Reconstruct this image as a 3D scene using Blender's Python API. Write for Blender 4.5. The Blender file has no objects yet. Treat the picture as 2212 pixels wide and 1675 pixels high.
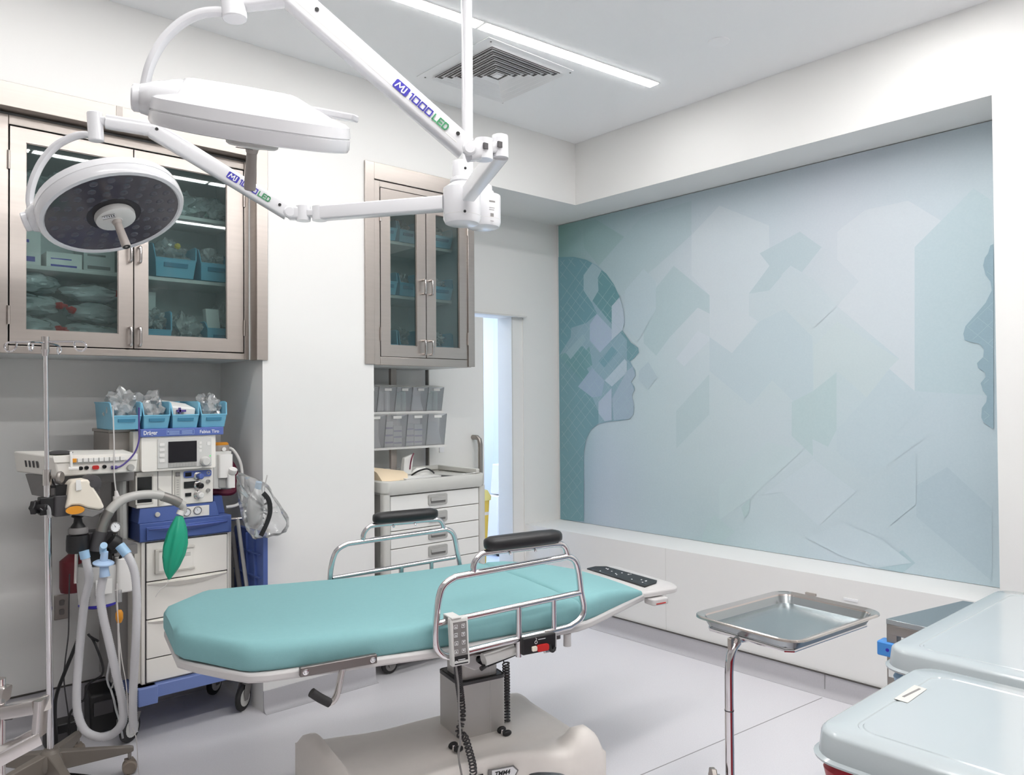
import bpy, bmesh, math, random
from mathutils import Vector, Matrix, noise

# ------------------------------------------------------------------ camera, world, exposure
S = bpy.context.scene
C = S.collection
cam_data = bpy.data.cameras.new('camera')
cam_data.sensor_fit = 'HORIZONTAL'
cam_data.sensor_width = 36.0
cam_data.lens = 36.0 * 1673.0 / 2212.0
cam_data.clip_start = 0.02
cam = bpy.data.objects.new('camera', cam_data)
C.objects.link(cam)
_r = Vector((0.748, -0.664, -0.007)).normalized()
_f = Vector((0.664, 0.748, 0.015)).normalized()
_f = (_f - _r * _f.dot(_r)).normalized()
_u = _r.cross(_f)
_m = Matrix((( _r.x, _u.x, -_f.x, 0.0), (_r.y, _u.y, -_f.y, 0.0), (_r.z, _u.z, -_f.z, 1.5), (0, 0, 0, 1)))
cam.matrix_world = _m
S.camera = cam
W = bpy.data.worlds.new('world')
W.use_nodes = True
W.node_tree.nodes['Background'].inputs[0].default_value = (0.9, 0.95, 1.0, 1)
W.node_tree.nodes['Background'].inputs[1].default_value = 0.15
S.world = W
S.view_settings.view_transform = 'Standard'
S.view_settings.look = 'None'
S.view_settings.gamma = 1.0
S.view_settings.use_curve_mapping = False
S.view_settings.exposure = 0.0
STRIP_POWER = (38.0, 78.0, 72.0)          # emission of the ceiling light strips: window-side row, middle row, rear row
SIDE_ROOM_POWER = 66.0

# ------------------------------------------------------------------ materials
def lin(c):
    return tuple((v / 255.0 / 12.92) if v / 255.0 <= 0.04045 else ((v / 255.0 + 0.055) / 1.055) ** 2.4 for v in c)
MATS = {}
def mat(name, rgb, rough=0.5, metal=0.0, noise_amt=0.0, noise_scale=20.0, bump=0.0, bump_scale=200.0,
        coat=0.0, stretch=None, spec=0.5, trans=0.0, rough_var=0.0):
    m = bpy.data.materials.new(name); m.use_nodes = True
    nt = m.node_tree; b = nt.nodes['Principled BSDF']
    col = lin(rgb) + (1,)
    b.inputs['Base Color'].default_value = col
    b.inputs['Roughness'].default_value = rough
    b.inputs['Metallic'].default_value = metal
    b.inputs['Coat Weight'].default_value = coat
    b.inputs['Coat Roughness'].default_value = 0.08
    b.inputs['Specular IOR Level'].default_value = spec
    b.inputs['Transmission Weight'].default_value = trans
    tc = nt.nodes.new('ShaderNodeTexCoord')
    src = tc.outputs['Object']
    if stretch:
        mp = nt.nodes.new('ShaderNodeMapping'); mp.inputs['Scale'].default_value = stretch
        nt.links.new(src, mp.inputs['Vector']); src = mp.outputs['Vector']
    if noise_amt or rough_var:
        n = nt.nodes.new('ShaderNodeTexNoise'); n.inputs['Scale'].default_value = noise_scale
        n.inputs['Detail'].default_value = 4.0
        nt.links.new(src, n.inputs['Vector'])
    if noise_amt:
        mx = nt.nodes.new('ShaderNodeMix'); mx.data_type = 'RGBA'
        mx.inputs[6].default_value = tuple(min(1, v * (1 + noise_amt)) for v in col[:3]) + (1,)
        mx.inputs[7].default_value = tuple(v * (1 - noise_amt) for v in col[:3]) + (1,)
        nt.links.new(n.outputs['Fac'], mx.inputs[0]); nt.links.new(mx.outputs[2], b.inputs['Base Color'])
    if rough_var:
        mr = nt.nodes.new('ShaderNodeMapRange')
        mr.inputs['To Min'].default_value = max(0.02, rough - rough_var); mr.inputs['To Max'].default_value = rough + rough_var
        nt.links.new(n.outputs['Fac'], mr.inputs['Value']); nt.links.new(mr.outputs['Result'], b.inputs['Roughness'])
    if bump:
        n2 = nt.nodes.new('ShaderNodeTexNoise'); n2.inputs['Scale'].default_value = bump_scale
        n2.inputs['Detail'].default_value = 3.0
        nt.links.new(src, n2.inputs['Vector'])
        bp = nt.nodes.new('ShaderNodeBump'); bp.inputs['Strength'].default_value = bump; bp.inputs['Distance'].default_value = 0.002
        nt.links.new(n2.outputs['Fac'], bp.inputs['Height']); nt.links.new(bp.outputs['Normal'], b.inputs['Normal'])
    MATS[name] = m
    return m
def emit(name, rgb, strength):
    m = bpy.data.materials.new(name); m.use_nodes = True
    nt = m.node_tree; nt.nodes.remove(nt.nodes['Principled BSDF'])
    e = nt.nodes.new('ShaderNodeEmission'); e.inputs[0].default_value = rgb + (1,); e.inputs[1].default_value = strength
    nt.links.new(e.outputs[0], nt.nodes['Material Output'].inputs[0]); MATS[name] = m
def film(name, tint, opacity, rough, gloss, diff=(235, 238, 240)):
    """thin clear plastic or glass sheet: see-through plus gloss plus a little haze"""
    m = bpy.data.materials.new(name); m.use_nodes = True
    nt = m.node_tree; nt.nodes.remove(nt.nodes['Principled BSDF'])
    t = nt.nodes.new('ShaderNodeBsdfTransparent'); t.inputs[0].default_value = lin(tint) + (1,)
    d = nt.nodes.new('ShaderNodeBsdfDiffuse'); d.inputs[0].default_value = lin(diff) + (1,)
    g = nt.nodes.new('ShaderNodeBsdfGlossy'); g.inputs[1].default_value = rough
    f = nt.nodes.new('ShaderNodeFresnel'); f.inputs[0].default_value = 1.5
    a = nt.nodes.new('ShaderNodeMixShader'); a.inputs[0].default_value = opacity
    nt.links.new(t.outputs[0], a.inputs[1]); nt.links.new(d.outputs[0], a.inputs[2])
    mm = nt.nodes.new('ShaderNodeMath'); mm.operation = 'MULTIPLY'; mm.inputs[1].default_value = gloss; mm.use_clamp = True
    nt.links.new(f.outputs[0], mm.inputs[0])
    b = nt.nodes.new('ShaderNodeMixShader')
    nt.links.new(mm.outputs[0], b.inputs[0]); nt.links.new(a.outputs[0], b.inputs[1]); nt.links.new(g.outputs[0], b.inputs[2])
    nt.links.new(b.outputs[0], nt.nodes['Material Output'].inputs[0]); MATS[name] = m

mat('wall_paint', (236, 235, 233), 0.55, noise_amt=0.01, noise_scale=3, bump=0.05, bump_scale=150)
mat('rear_wall_paint', (206, 204, 201), 0.6, noise_amt=0.01, noise_scale=3)
mat('ceiling_paint', (251, 251, 252), 0.8, noise_amt=0.01, noise_scale=3)
mat('vinyl_floor', (222, 220, 224), 0.38, noise_amt=0.06, noise_scale=160, bump=0.04, bump_scale=300, rough_var=0.08)
mat('vinyl_cove', (186, 184, 188), 0.42, noise_amt=0.06, noise_scale=160)
mat('seam', (150, 148, 150), 0.6)
mat('joint_dark', (70, 66, 64), 0.7)
mat('stainless', (182, 174, 168), 0.33, 1.0, noise_amt=0.06, noise_scale=6, rough_var=0.07, bump=0.03, bump_scale=120, stretch=(0.6, 0.6, 12))
mat('stainless_dull', (160, 154, 149), 0.42, 0.85, noise_amt=0.08, noise_scale=8)
mat('chrome', (225, 222, 224), 0.07, 1.0)
mat('chrome_soft', (205, 200, 198), 0.2, 1.0)
mat('tray_steel', (176, 182, 184), 0.24, 1.0, noise_amt=0.04, noise_scale=5)
mat('gap', (28, 24, 22), 0.8)
mat('white_enamel', (226, 226, 229), 0.22, coat=0.4)
mat('white_plastic', (238, 236, 233), 0.4)
mat('cream', (238, 229, 214), 0.4)
mat('grey_plastic', (186, 184, 180), 0.45)
mat('light_grey', (216, 215, 212), 0.45)
mat('taupe', (168, 160, 154), 0.4)
mat('machine_white', (246, 242, 235), 0.42)
mat('machine_grey', (214, 210, 202), 0.45)
mat('machine_blue', (82, 104, 168), 0.4, noise_amt=0.05, noise_scale=12)
mat('base_blue', (118, 138, 196), 0.4)
mat('panel_blue', (92, 112, 182), 0.4)
mat('bin_blue', (126, 192, 220), 0.4)
mat('bin_blue_dark', (74, 140, 172), 0.45)
mat('cart_grey', (206, 205, 200), 0.45)
mat('cart_drawer', (236, 235, 232), 0.42)
mat('handle_grey', (176, 175, 172), 0.4)
mat('handle_dark', (120, 118, 116), 0.5)
mat('black_plastic', (26, 25, 27), 0.45)
mat('black_pad', (30, 30, 32), 0.38, bump=0.15, bump_scale=400)
mat('black_rubber', (40, 39, 40), 0.6)
mat('dark_grey', (72, 70, 72), 0.5)
mat('mid_grey', (128, 125, 124), 0.45)
mat('screen', (20, 20, 28), 0.12)
mat('dark_window', (34, 36, 36), 0.12)
mat('teal_cloth', (132, 180, 183), 0.85, noise_amt=0.03, noise_scale=60, bump=0.25, bump_scale=700)
mat('bed_frame', (206, 203, 202), 0.4)
mat('base_shell', (234, 228, 222), 0.5, noise_amt=0.03, noise_scale=30)
mat('column_alu', (196, 193, 189), 0.36, 0.25)
mat('bracket', (124, 118, 116), 0.35, 0.8)
mat('lid_grey', (180, 188, 191), 0.16, coat=0.5)
mat('red_bag', (168, 22, 44), 0.3)
mat('red', (196, 40, 36), 0.4)
mat('dark_red', (112, 34, 44), 0.45)
mat('cabinet_inside', (214, 216, 216), 0.5, 0.1)
mat('orange', (226, 150, 40), 0.4)
mat('yellow', (232, 204, 92), 0.45)
mat('yellow_pale', (236, 228, 150), 0.45)
mat('clip_blue', (72, 146, 222), 0.35)
mat('logo_blue', (52, 44, 170), 0.45)
mat('logo_green', (62, 152, 100), 0.45)
mat('print_white', (240, 240, 242), 0.5)
mat('print_black', (26, 26, 28), 0.5)
mat('paper', (240, 239, 236), 0.7)
mat('manila', (236, 216, 186), 0.7)
mat('hose', (206, 205, 208), 0.4)
mat('hose_grey', (190, 188, 184), 0.3)
mat('hose_steel', (150, 146, 142), 0.3, 0.6)
mat('pale_blue', (178, 204, 236), 0.35)
mat('blue_cap', (160, 196, 226), 0.35)
mat('bag_green', (30, 164, 130), 0.42)
mat('burgundy', (112, 30, 60), 0.45)
mat('purple', (82, 66, 140), 0.45)
mat('cable_white', (214, 210, 208), 0.4)
mat('taupe_base', (128, 120, 112), 0.45)
mat('caster_taupe', (146, 134, 122), 0.5)
mat('carton', (214, 216, 214), 0.6)
mat('soft_pack', (222, 225, 226), 0.5)
mat('pouch_green', (160, 190, 182), 0.5)
mat('diffuser_dark', (92, 88, 86), 0.6)
mat('side_room_wall', (226, 234, 244), 0.6)
mat('side_room_floor', (190, 202, 224), 0.5)
film('glass', (232, 242, 241), 0.03, 0.02, 0.8, (150, 175, 175))
film('clear_bag', (255, 255, 255), 0.30, 0.10, 2.4, (255, 255, 255))
film('mask_film', (255, 255, 255), 0.19, 0.12, 1.4, (255, 255, 255))
film('clear_bag_dim', (254, 255, 255), 0.5, 0.15, 1.8, (244, 250, 251))
film('tilt_clear', (252, 252, 253), 0.20, 0.08, 1.4, (246, 246, 250))
film('canister', (250, 250, 250), 0.75, 0.2, 1.0, (236, 235, 233))
film('clear_tube', (240, 240, 240), 0.35, 0.15, 1.2, (220, 220, 222))
for _i in range(3): emit('strip_light_%d' % _i, (1.0, 0.985, 0.97), STRIP_POWER[_i])
emit('side_strip', (0.86, 0.93, 1.0), SIDE_ROOM_POWER)
emit('led_green', (0.2, 0.9, 0.3), 1.0)

def mural_mat():
    m = bpy.data.materials.new('mural_print'); m.use_nodes = True
    nt = m.node_tree; b = nt.nodes['Principled BSDF']
    a = nt.nodes.new('ShaderNodeVertexColor'); a.layer_name = 'print'
    n = nt.nodes.new('ShaderNodeTexNoise'); n.inputs['Scale'].default_value = 260
    mx = nt.nodes.new('ShaderNodeMix'); mx.data_type = 'RGBA'; mx.blend_type = 'OVERLAY'; mx.inputs[0].default_value = 0.06
    nt.links.new(a.outputs[0], mx.inputs[6]); nt.links.new(n.outputs[0], mx.inputs[7])
    nt.links.new(mx.outputs[2], b.inputs['Base Color']); b.inputs['Roughness'].default_value = 0.6
    MATS['mural_print'] = m
mural_mat()

# ------------------------------------------------------------------ mesh building
def catmull(pts, k=6, closed=False):
    P = [Vector(p) for p in pts]
    n = len(P)
    if n < 3: return P
    out = []
    for i in range(n if closed else n - 1):
        if closed: a, b, c, d = P[i-1], P[i], P[(i+1) % n], P[(i+2) % n]
        else: a, b, c, d = P[max(i-1, 0)], P[i], P[i+1], P[min(i+2, n-1)]
        for j in range(k):
            t = j / k
            out.append(0.5 * ((2*b) + (c-a)*t + (2*a-5*b+4*c-d)*t*t + (3*b-a-3*c+d)*t*t*t))
    if not closed: out.append(P[-1])
    return out
def rrect(w, h, r, n=4, cx=0.0, cy=0.0):
    o = []
    for sx, sy, a0 in ((1, 1, 0), (-1, 1, 90), (-1, -1, 180), (1, -1, 270)):
        for i in range(n + 1):
            a = math.radians(a0 + 90.0 * i / n)
            o.append((cx + sx*(w/2-r) + r*math.cos(a), cy + sy*(h/2-r) + r*math.sin(a)))
    return o
class MB:
    def __init__(s): s.v = []; s.f = []; s.m = []
    def add(s, vs, fs, mi=0):
        o = len(s.v); s.v += [Vector(p) for p in vs]; s.f += [tuple(i + o for i in f) for f in fs]; s.m += [mi] * len(fs); return s
    def hexa(s, p, mi=0):
        return s.add(p, [(3,2,1,0),(4,5,6,7),(0,1,5,4),(1,2,6,5),(2,3,7,6),(3,0,4,7)], mi)
    def box(s, x0, x1, y0, y1, z0, z1, mi=0):
        return s.hexa([(x0,y0,z0),(x1,y0,z0),(x1,y1,z0),(x0,y1,z0),(x0,y0,z1),(x1,y0,z1),(x1,y1,z1),(x0,y1,z1)], mi)
    def prism(s, poly, vec, mi=0):
        n = len(poly); vec = Vector(vec); a = [Vector(p) for p in poly]
        return s.add(a + [p + vec for p in a], [tuple(range(n-1,-1,-1)), tuple(range(n, 2*n))] + [(i, (i+1) % n, n+(i+1) % n, n+i) for i in range(n)], mi)
    def loft(s, loops, cap=True, closed=True, mi=0):
        n = len(loops[0]); vs = [p for l in loops for p in l]; fs = []
        for k in range(len(loops) - 1):
            for i in range(n if closed else n - 1):
                j = (i+1) % n
                fs.append((k*n+i, k*n+j, (k+1)*n+j, (k+1)*n+i))
        if cap: fs += [tuple(range(n-1,-1,-1)), tuple(range((len(loops)-1)*n, len(loops)*n))]
        return s.add(vs, fs, mi)
    def frame(s, d):
        d = Vector(d).normalized(); u = Vector((0,0,1)) if abs(d.z) < 0.95 else Vector((1,0,0))
        a = d.cross(u).normalized(); return a, a.cross(d).normalized()
    def cyl(s, p0, p1, r0, r1=None, n=16, mi=0):
        r1 = r0 if r1 is None else r1; p0 = Vector(p0); p1 = Vector(p1); a, b = s.frame(p1 - p0)
        L = [[p + (a*math.cos(2*math.pi*i/n) + b*math.sin(2*math.pi*i/n))*r for i in range(n)] for p, r in ((p0, r0), (p1, r1))]
        return s.loft(L, mi=mi)
    def lathe(s, o, axis, prof, n=24, mi=0):
        o = Vector(o); d = Vector(axis).normalized(); a, b = s.frame(d)
        L = [[o + d*h + (a*math.cos(2*math.pi*i/n) + b*math.sin(2*math.pi*i/n))*max(r, 1e-4) for i in range(n)] for r, h in prof]
        return s.loft(L, mi=mi)
    def tube(s, pts, r, n=10, closed=False, k=0, mi=0):
        P = catmull(pts, k, closed) if k else [Vector(p) for p in pts]
        N = len(P); L = []; a = None
        for i in range(N):
            if closed: d = P[(i+1) % N] - P[i-1]
            else: d = P[min(i+1, N-1)] - P[max(i-1, 0)]
            d.normalize()
            if a is None: a = s.frame(d)[0]
            a = (a - d*a.dot(d)).normalized(); b = d.cross(a)
            rr = r(i / max(1, N-1)) if callable(r) else r
            L.append([P[i] + (a*math.cos(2*math.pi*j/n) + b*math.sin(2*math.pi*j/n))*rr for j in range(n)])
        if closed: return s.loft(L + [L[0]], cap=False, mi=mi)
        return s.loft(L, mi=mi)
    def ribbon(s, pts, w, t, wdir, k=6, mi=0):
        """flat band of width w along wdir, thickness t"""
        P = catmull(pts, k) if k else [Vector(p) for p in pts]
        N = len(P); L = []; wd = Vector(wdir).normalized()
        for i in range(N):
            d = (P[min(i+1, N-1)] - P[max(i-1, 0)]).normalized()
            a = (wd - d*wd.dot(d)).normalized(); b = d.cross(a)
            ww = w(i/(N-1)) if callable(w) else w
            L.append([P[i] + a*x + b*y for x, y in rrect(ww, t, min(ww, t)*0.35, 2)])
        return s.loft(L, mi=mi)
    def beam(s, p0, p1, w, h, up=(0,0,1), r=0.008, w1=None, h1=None, mi=0):
        p0 = Vector(p0); p1 = Vector(p1); d = (p1-p0).normalized(); u = Vector(up); u = (u - d*u.dot(d)).normalized(); a = d.cross(u)
        L = []
        for p, ww, hh in ((p0, w, h), (p1, w1 or w, h1 or h)):
            L.append([p + a*x + u*y for x, y in rrect(ww, hh, r, 3)])
        return s.loft(L, mi=mi)
    def ball(s, c, r, n=16, mi=0):
        c = Vector(c); r = (r, r, r) if not isinstance(r, (tuple, list)) else r
        L = []
        for k in range(n//2 + 1):
            t = math.pi * k / (n//2); q = max(math.sin(t), 1e-3)
            L.append([c + Vector((r[0]*q*math.cos(2*math.pi*i/n), r[1]*q*math.sin(2*math.pi*i/n), -r[2]*math.cos(t))) for i in range(n)])
        return s.loft(L, mi=mi)
    def rbox(s, x0, x1, y0, y1, z0, z1, r=0.01, axis='z', mi=0):
        """box with rounded edges along one axis"""
        if axis == 'z':
            o = rrect(x1-x0, y1-y0, r, 4, (x0+x1)/2, (y0+y1)/2); return s.prism([(a, b, z0) for a, b in o], (0, 0, z1-z0), mi)
        if axis == 'y':
            o = rrect(x1-x0, z1-z0, r, 4, (x0+x1)/2, (z0+z1)/2); return s.prism([(a, y0, b) for a, b in o], (0, y1-y0, 0), mi)
        o = rrect(y1-y0, z1-z0, r, 4, (y0+y1)/2, (z0+z1)/2); return s.prism([(x0, a, b) for a, b in o], (x1-x0, 0, 0), mi)
    def xf(s, M):
        s.v = [M @ p for p in s.v]; return s
    def crumple(s, c, r, seed=0, amt=0.35, sub=3, squash=0.0, freq=4.0):
        fine = sub > 2; sub = min(4, sub+1) if fine else sub
        bm = bmesh.new(); bmesh.ops.create_icosphere(bm, subdivisions=sub, radius=1.0)
        c = Vector(c); off = Vector((seed*3.17, seed*1.31, seed*2.71)); vs = []
        for v in bm.verts:
            p = v.co.copy()
            q = 1.0 + amt*noise.noise(p*freq*0.5 + off) + amt*0.6*noise.noise(p*freq + off*2) - (amt*0.45*abs(noise.noise(p*freq*1.1 + off)) if fine else 0)
            p *= q
            if p.z < -1 + squash: p.z = -1 + squash
            vs.append(c + Vector((p.x*r[0], p.y*r[1], p.z*r[2])))
        fs = [tuple(v.index for v in f.verts) for f in bm.faces]; bm.free()
        return s.add(vs, fs)
    def mesh(s, name, origin, mats, angle=35.0):
        o = Vector(origin)
        me = bpy.data.meshes.new(name); me.from_pydata([tuple(p - o) for p in s.v], [], s.f)
        bm = bmesh.new(); bm.from_mesh(me); bmesh.ops.recalc_face_normals(bm, faces=bm.faces[:]); bm.to_mesh(me); bm.free()
        for x in mats: me.materials.append(MATS[x])
        me.polygons.foreach_set('material_index', s.m)
        me.polygons.foreach_set('use_smooth', [True] * len(s.f))
        me.set_sharp_from_angle(angle=math.radians(angle)); me.update()
        return me
ROOT = {}            # object name -> origin of its thing
def build(mb, name, mats, parent=None, bev=0.0, angle=35.0, origin=None):
    mats = [mats] if isinstance(mats, str) else mats
    if parent is not None: org = ROOT[parent.name]
    elif origin is not None: org = Vector(origin)
    else:
        xs = [p.x for p in mb.v]; ys = [p.y for p in mb.v]; zs = [p.z for p in mb.v]
        org = Vector(((min(xs)+max(xs))/2, (min(ys)+max(ys))/2, min(zs)))
    o = bpy.data.objects.new(name, mb.mesh(name, org, mats, angle)); C.objects.link(o)
    ROOT[o.name] = org
    if parent is not None: o.parent = parent
    else: o.location = org
    if bev:
        md = o.modifiers.new('bevel', 'BEVEL'); md.width = bev; md.segments = 2; md.limit_method = 'ANGLE'; md.angle_limit = math.radians(50)
        md.harden_normals = False
    return o
def tag(o, label, cat, group=None):
    o['label'] = label; o['category'] = cat
    if group: o['group'] = group
    return o
def thing(name, label, cat, loc, group=None, rz=0.0, local=False):
    o = bpy.data.objects.new(name, None); C.objects.link(o); o.location = loc; o.rotation_euler = (0, 0, rz)
    o.empty_display_size = 0.1
    ROOT[o.name] = Vector((0, 0, 0)) if local else Vector(loc)
    return tag(o, label, cat, group)
def struct(mb, name, mats, bev=0.0):
    o = build(mb, name, mats, None, bev, origin=(0, 0, 0)); o['kind'] = 'structure'; return o
def copy_tree(o, parent=None):
    c = o.copy(); C.objects.link(c); ROOT[c.name] = ROOT[o.name]
    if parent is not None: c.parent = parent
    for ch in list(o.children): copy_tree(ch, c)
    return c
def text_mb(txt, size, width=None, bold=0.0, shear=0.0, depth=0.0006):
    """flat lettering in the xy plane, left-bottom at the origin"""
    cu = bpy.data.curves.new('lettering', 'FONT'); cu.body = txt; cu.size = size; cu.extrude = depth; cu.offset = bold; cu.shear = shear
    cu.resolution_u = 3
    ob = bpy.data.objects.new('lettering', cu); C.objects.link(ob)
    dg = bpy.context.evaluated_depsgraph_get(); me = bpy.data.meshes.new_from_object(ob.evaluated_get(dg))
    mb = MB(); vs = [v.co.copy() for v in me.vertices]
    x0 = min(v.x for v in vs); x1 = max(v.x for v in vs); k = (width / (x1-x0)) if width else 1.0
    mb.add([Vector(((v.x-x0)*k, v.y, v.z)) for v in vs], [tuple(p.vertices) for p in me.polygons])
    bpy.data.objects.remove(ob); bpy.data.curves.remove(cu); bpy.data.meshes.remove(me)
    return mb
def basis(o, x, y):
    """matrix that lays a flat drawing out on a face: origin o, drawing x and y directions"""
    x = Vector(x).normalized(); y = Vector(y); y = (y - x*y.dot(x)).normalized(); z = x.cross(y)
    return Matrix(((x.x,y.x,z.x,o[0]),(x.y,y.y,z.y,o[1]),(x.z,y.z,z.z,o[2]),(0,0,0,1)))
def on_front(mb, o): return mb.xf(basis(o, (1,0,0), (0,0,1)))     # faces -Y

# ------------------------------------------------------------------ the room
YC, YB = 3.60, 4.13          # face of the left wall and the back of its niches
XL, XM = 3.78, 4.13          # face of the right wall and the back of the mural alcove
ZC, ZS = 3.22, 2.805         # ceiling and soffit underside
NX0, NX1 = 0.44, 1.584       # left niche
CX = 2.205                   # right edge of the white pier between the niches
DX0, DX1, DZ = 2.95, 3.672, 2.085   # doorway
struct(MB().box(-2.6, XL, -2.6, YC, -0.1, 0).box(NX0, NX1, YC, YB, -0.1, 0).box(CX, XL, YC, YB, -0.1, 0).box(DX0, DX1, YB, YB+0.14, -0.1, 0), 'floor', 'vinyl_floor')
struct(MB().box(-2.6, 4.3, -2.6, 4.3, ZC, ZC+0.1), 'ceiling', 'ceiling_paint')
wl = MB()
wl.box(-2.6, NX0, YC, YB+0.14, 0, ZC)                       # wall left of the niche
wl.box(NX0, NX1, YB, YB+0.14, 0, 2.72)                      # niche back
wl.box(NX0, NX1, YC, YB+0.14, 2.72, ZC)                     # over the wall cabinet
wl.box(NX1, CX, YC, YB+0.14, 0, ZC)                         # pier
wl.box(CX, DX0, YB, YB+0.14, 0, ZS)                         # behind the cart
wl.box(DX0, DX1, YB, YB+0.14, DZ, ZS)                       # over the doorway
wl.box(DX1, 4.3, YB, YB+0.14, 0, ZS)
wl.box(CX, 2.893, YC, YB, 2.775, ZS)
wl.box(CX, XL, YC, YB+0.14, ZS, ZC)                         # soffit
wl.box(XL, 4.3, YC, YB+0.14, ZS, ZC)
struct(wl, 'wall_left', 'wall_paint')
wr = MB()
wr.box(XL, 4.3, 1.11, YB, 0, 0.598)                         # low wall with ledge
wr.box(XM, 4.3, 1.11, YB, 0.598, ZS)                        # alcove back
wr.box(XL, 4.3, 1.11, YC, ZS, ZC)                           # soffit
wr.box(XL, 4.3, -2.6, 1.11, 0, ZC)                          # flush wall right of the mural
struct(wr, 'wall_right', 'wall_paint')
struct(MB().box(-2.7, 4.3, -2.7, -2.6, 0, ZC), 'wall_front', 'rear_wall_paint')
struct(MB().box(-2.7, -2.6, -2.6, 4.3, 0, ZC), 'wall_side', 'rear_wall_paint')
# coved skirting
def cove(x0, y0, x1, y1, nx, ny, h, r=0.03):
    prof = [(0, 0)] + [(r - r*math.sin(a), r - r*math.cos(a)) for a in [math.radians(d) for d in (0, 22, 45, 67, 90)]]
    prof = [(r+0.008, 0.0), (r+0.008, 0.002)] + [(0.008 + r - r*math.sin(math.radians(d)), 0.002 + r - r*math.cos(math.radians(d))) for d in (20, 40, 60, 80)] + [(0.008, 0.036), (0.006, h), (0.0, h), (0.0, 0.0)]
    L = [[(x + nx*a, y + ny*a, b) for a, b in prof] for x, y in ((x0, y0), (x1, y1))]
    return MB().loft(L)
o = struct(cove(XL, 1.11, XL, YB, -1, 0, 0.104), 'baseboard_right', 'vinyl_cove')
build(MB().box(XL-0.012, XL, 1.11, YB, 0.104, 0.108), 'cap_strip', 'joint_dark', o)
for yy in (1.893,):
    build(MB().box(XL-0.0105, XL-0.004, yy-0.002, yy+0.002, 0.03, 0.104), 'weld_seam', 'seam', o)
o = struct(cove(NX0, YB, NX1, YB, 0, -1, 0.168), 'baseboard_niche', 'vinyl_cove')
build(MB().box(NX0, NX1, YB-0.012, YB, 0.168, 0.173), 'cap_strip', 'joint_dark', o)
struct(cove(NX1, YC, CX, YC, 0, -1, 0.104), 'baseboard_pier', 'vinyl_cove')
struct(cove(CX, YB, DX0, YB, 0, -1, 0.104), 'baseboard_back', 'vinyl_cove')
# welded seams of the floor sheets
fl = bpy.data.objects['floor']
p0, p1 = (2.589,1.976,0.0), (3.726,1.885,0.0)
d = (Vector(p1) - Vector(p0)).normalized(); q0 = Vector(p0) - d*2.5; q1 = Vector(p1); nrm = Vector((-d.y, d.x, 0))*0.0022
build(MB().prism([q0-nrm, q1-nrm, q1+nrm, q0+nrm], (0, 0, 0.0006)), 'weld_seam', 'seam', fl)
# wall panel joints on the low wall
for yy in (2.88,):
    build(MB().box(XL-0.001, XL, yy-0.0012, yy+0.0012, 0.108, 0.598), 'panel_joint', 'light_grey', bpy.data.objects['wall_right'])

# doorway: frame, sliding leaf, room beyond
dr = thing('door_1', 'white sliding door leaf with vertical steel pull bar', 'door', (3.13, 4.08, 0.0)); dr['kind'] = 'structure'
build(MB().box(2.905, 3.362, 4.075, 4.115, 0.012, 2.06), 'leaf', 'wall_paint', dr, bev=0.003)
build(MB().box(2.9, 2.905, 4.08, 4.11, 0.012, 2.06), 'edge_strip', 'mid_grey', dr)
pull = MB().tube([(3.262, 4.075, 1.246), (3.262, 4.03, 1.246), (3.268, 4.012, 1.232), (3.272, 4.008, 1.20), (3.272, 4.008, 0.97), (3.268, 4.012, 0.938), (3.262, 4.03, 0.925), (3.262, 4.075, 0.925)], 0.016, 12)
build(pull, 'pull_bar', 'stainless_dull', dr)
wp_ = [(2.982,4.075,1.189),(3.019,4.075,1.157)]
build(MB().box(wp_[0][0], wp_[1][0], 4.069, 4.075, wp_[1][2], wp_[0][2]), 'small_plate', 'print_white', dr, bev=0.001)
fr = MB().box(DX1-0.012, DX1-0.001, YB-0.006, YB+0.145, 0, DZ).box(2.9, DX1+0.1, YB-0.05, YB, DZ, DZ+0.012)
struct(fr, 'trim_1', 'light_grey')
tr = struct(MB().box(DX1+0.10, DX1+0.115, YB-0.008, YB, 0, DZ+0.0), 'trim_2', 'wall_paint')
sr = MB()
sr.box(2.4, 2.5, YB+0.14, 6.6, 0, 2.7); sr.box(2.4, 5.6, 6.5, 6.6, 0, 2.7); sr.box(5.5, 5.6, YB+0.14, 6.6, 0, 2.7)
struct(sr, 'wall_beyond', 'side_room_wall')
struct(MB().box(2.4, 5.6, YB+0.14, 6.6, -0.1, 0), 'floor_beyond', 'side_room_floor')
struct(MB().box(2.4, 5.6, YB+0.14, 6.6, 2.7, 2.8), 'ceiling_beyond', 'side_room_wall')
struct(MB().box(2.5, 5.5, 6.485, 6.5, 0, 0.12), 'baseboard_beyond', 'white_plastic')
t = tag(build(MB().box(3.2, 5.2, 5.0, 5.12, 2.66, 2.695), 'ceiling_strip_light', 'side_strip'), 'ceiling light strip in the small room behind the sliding door', 'ceiling light')

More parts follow.
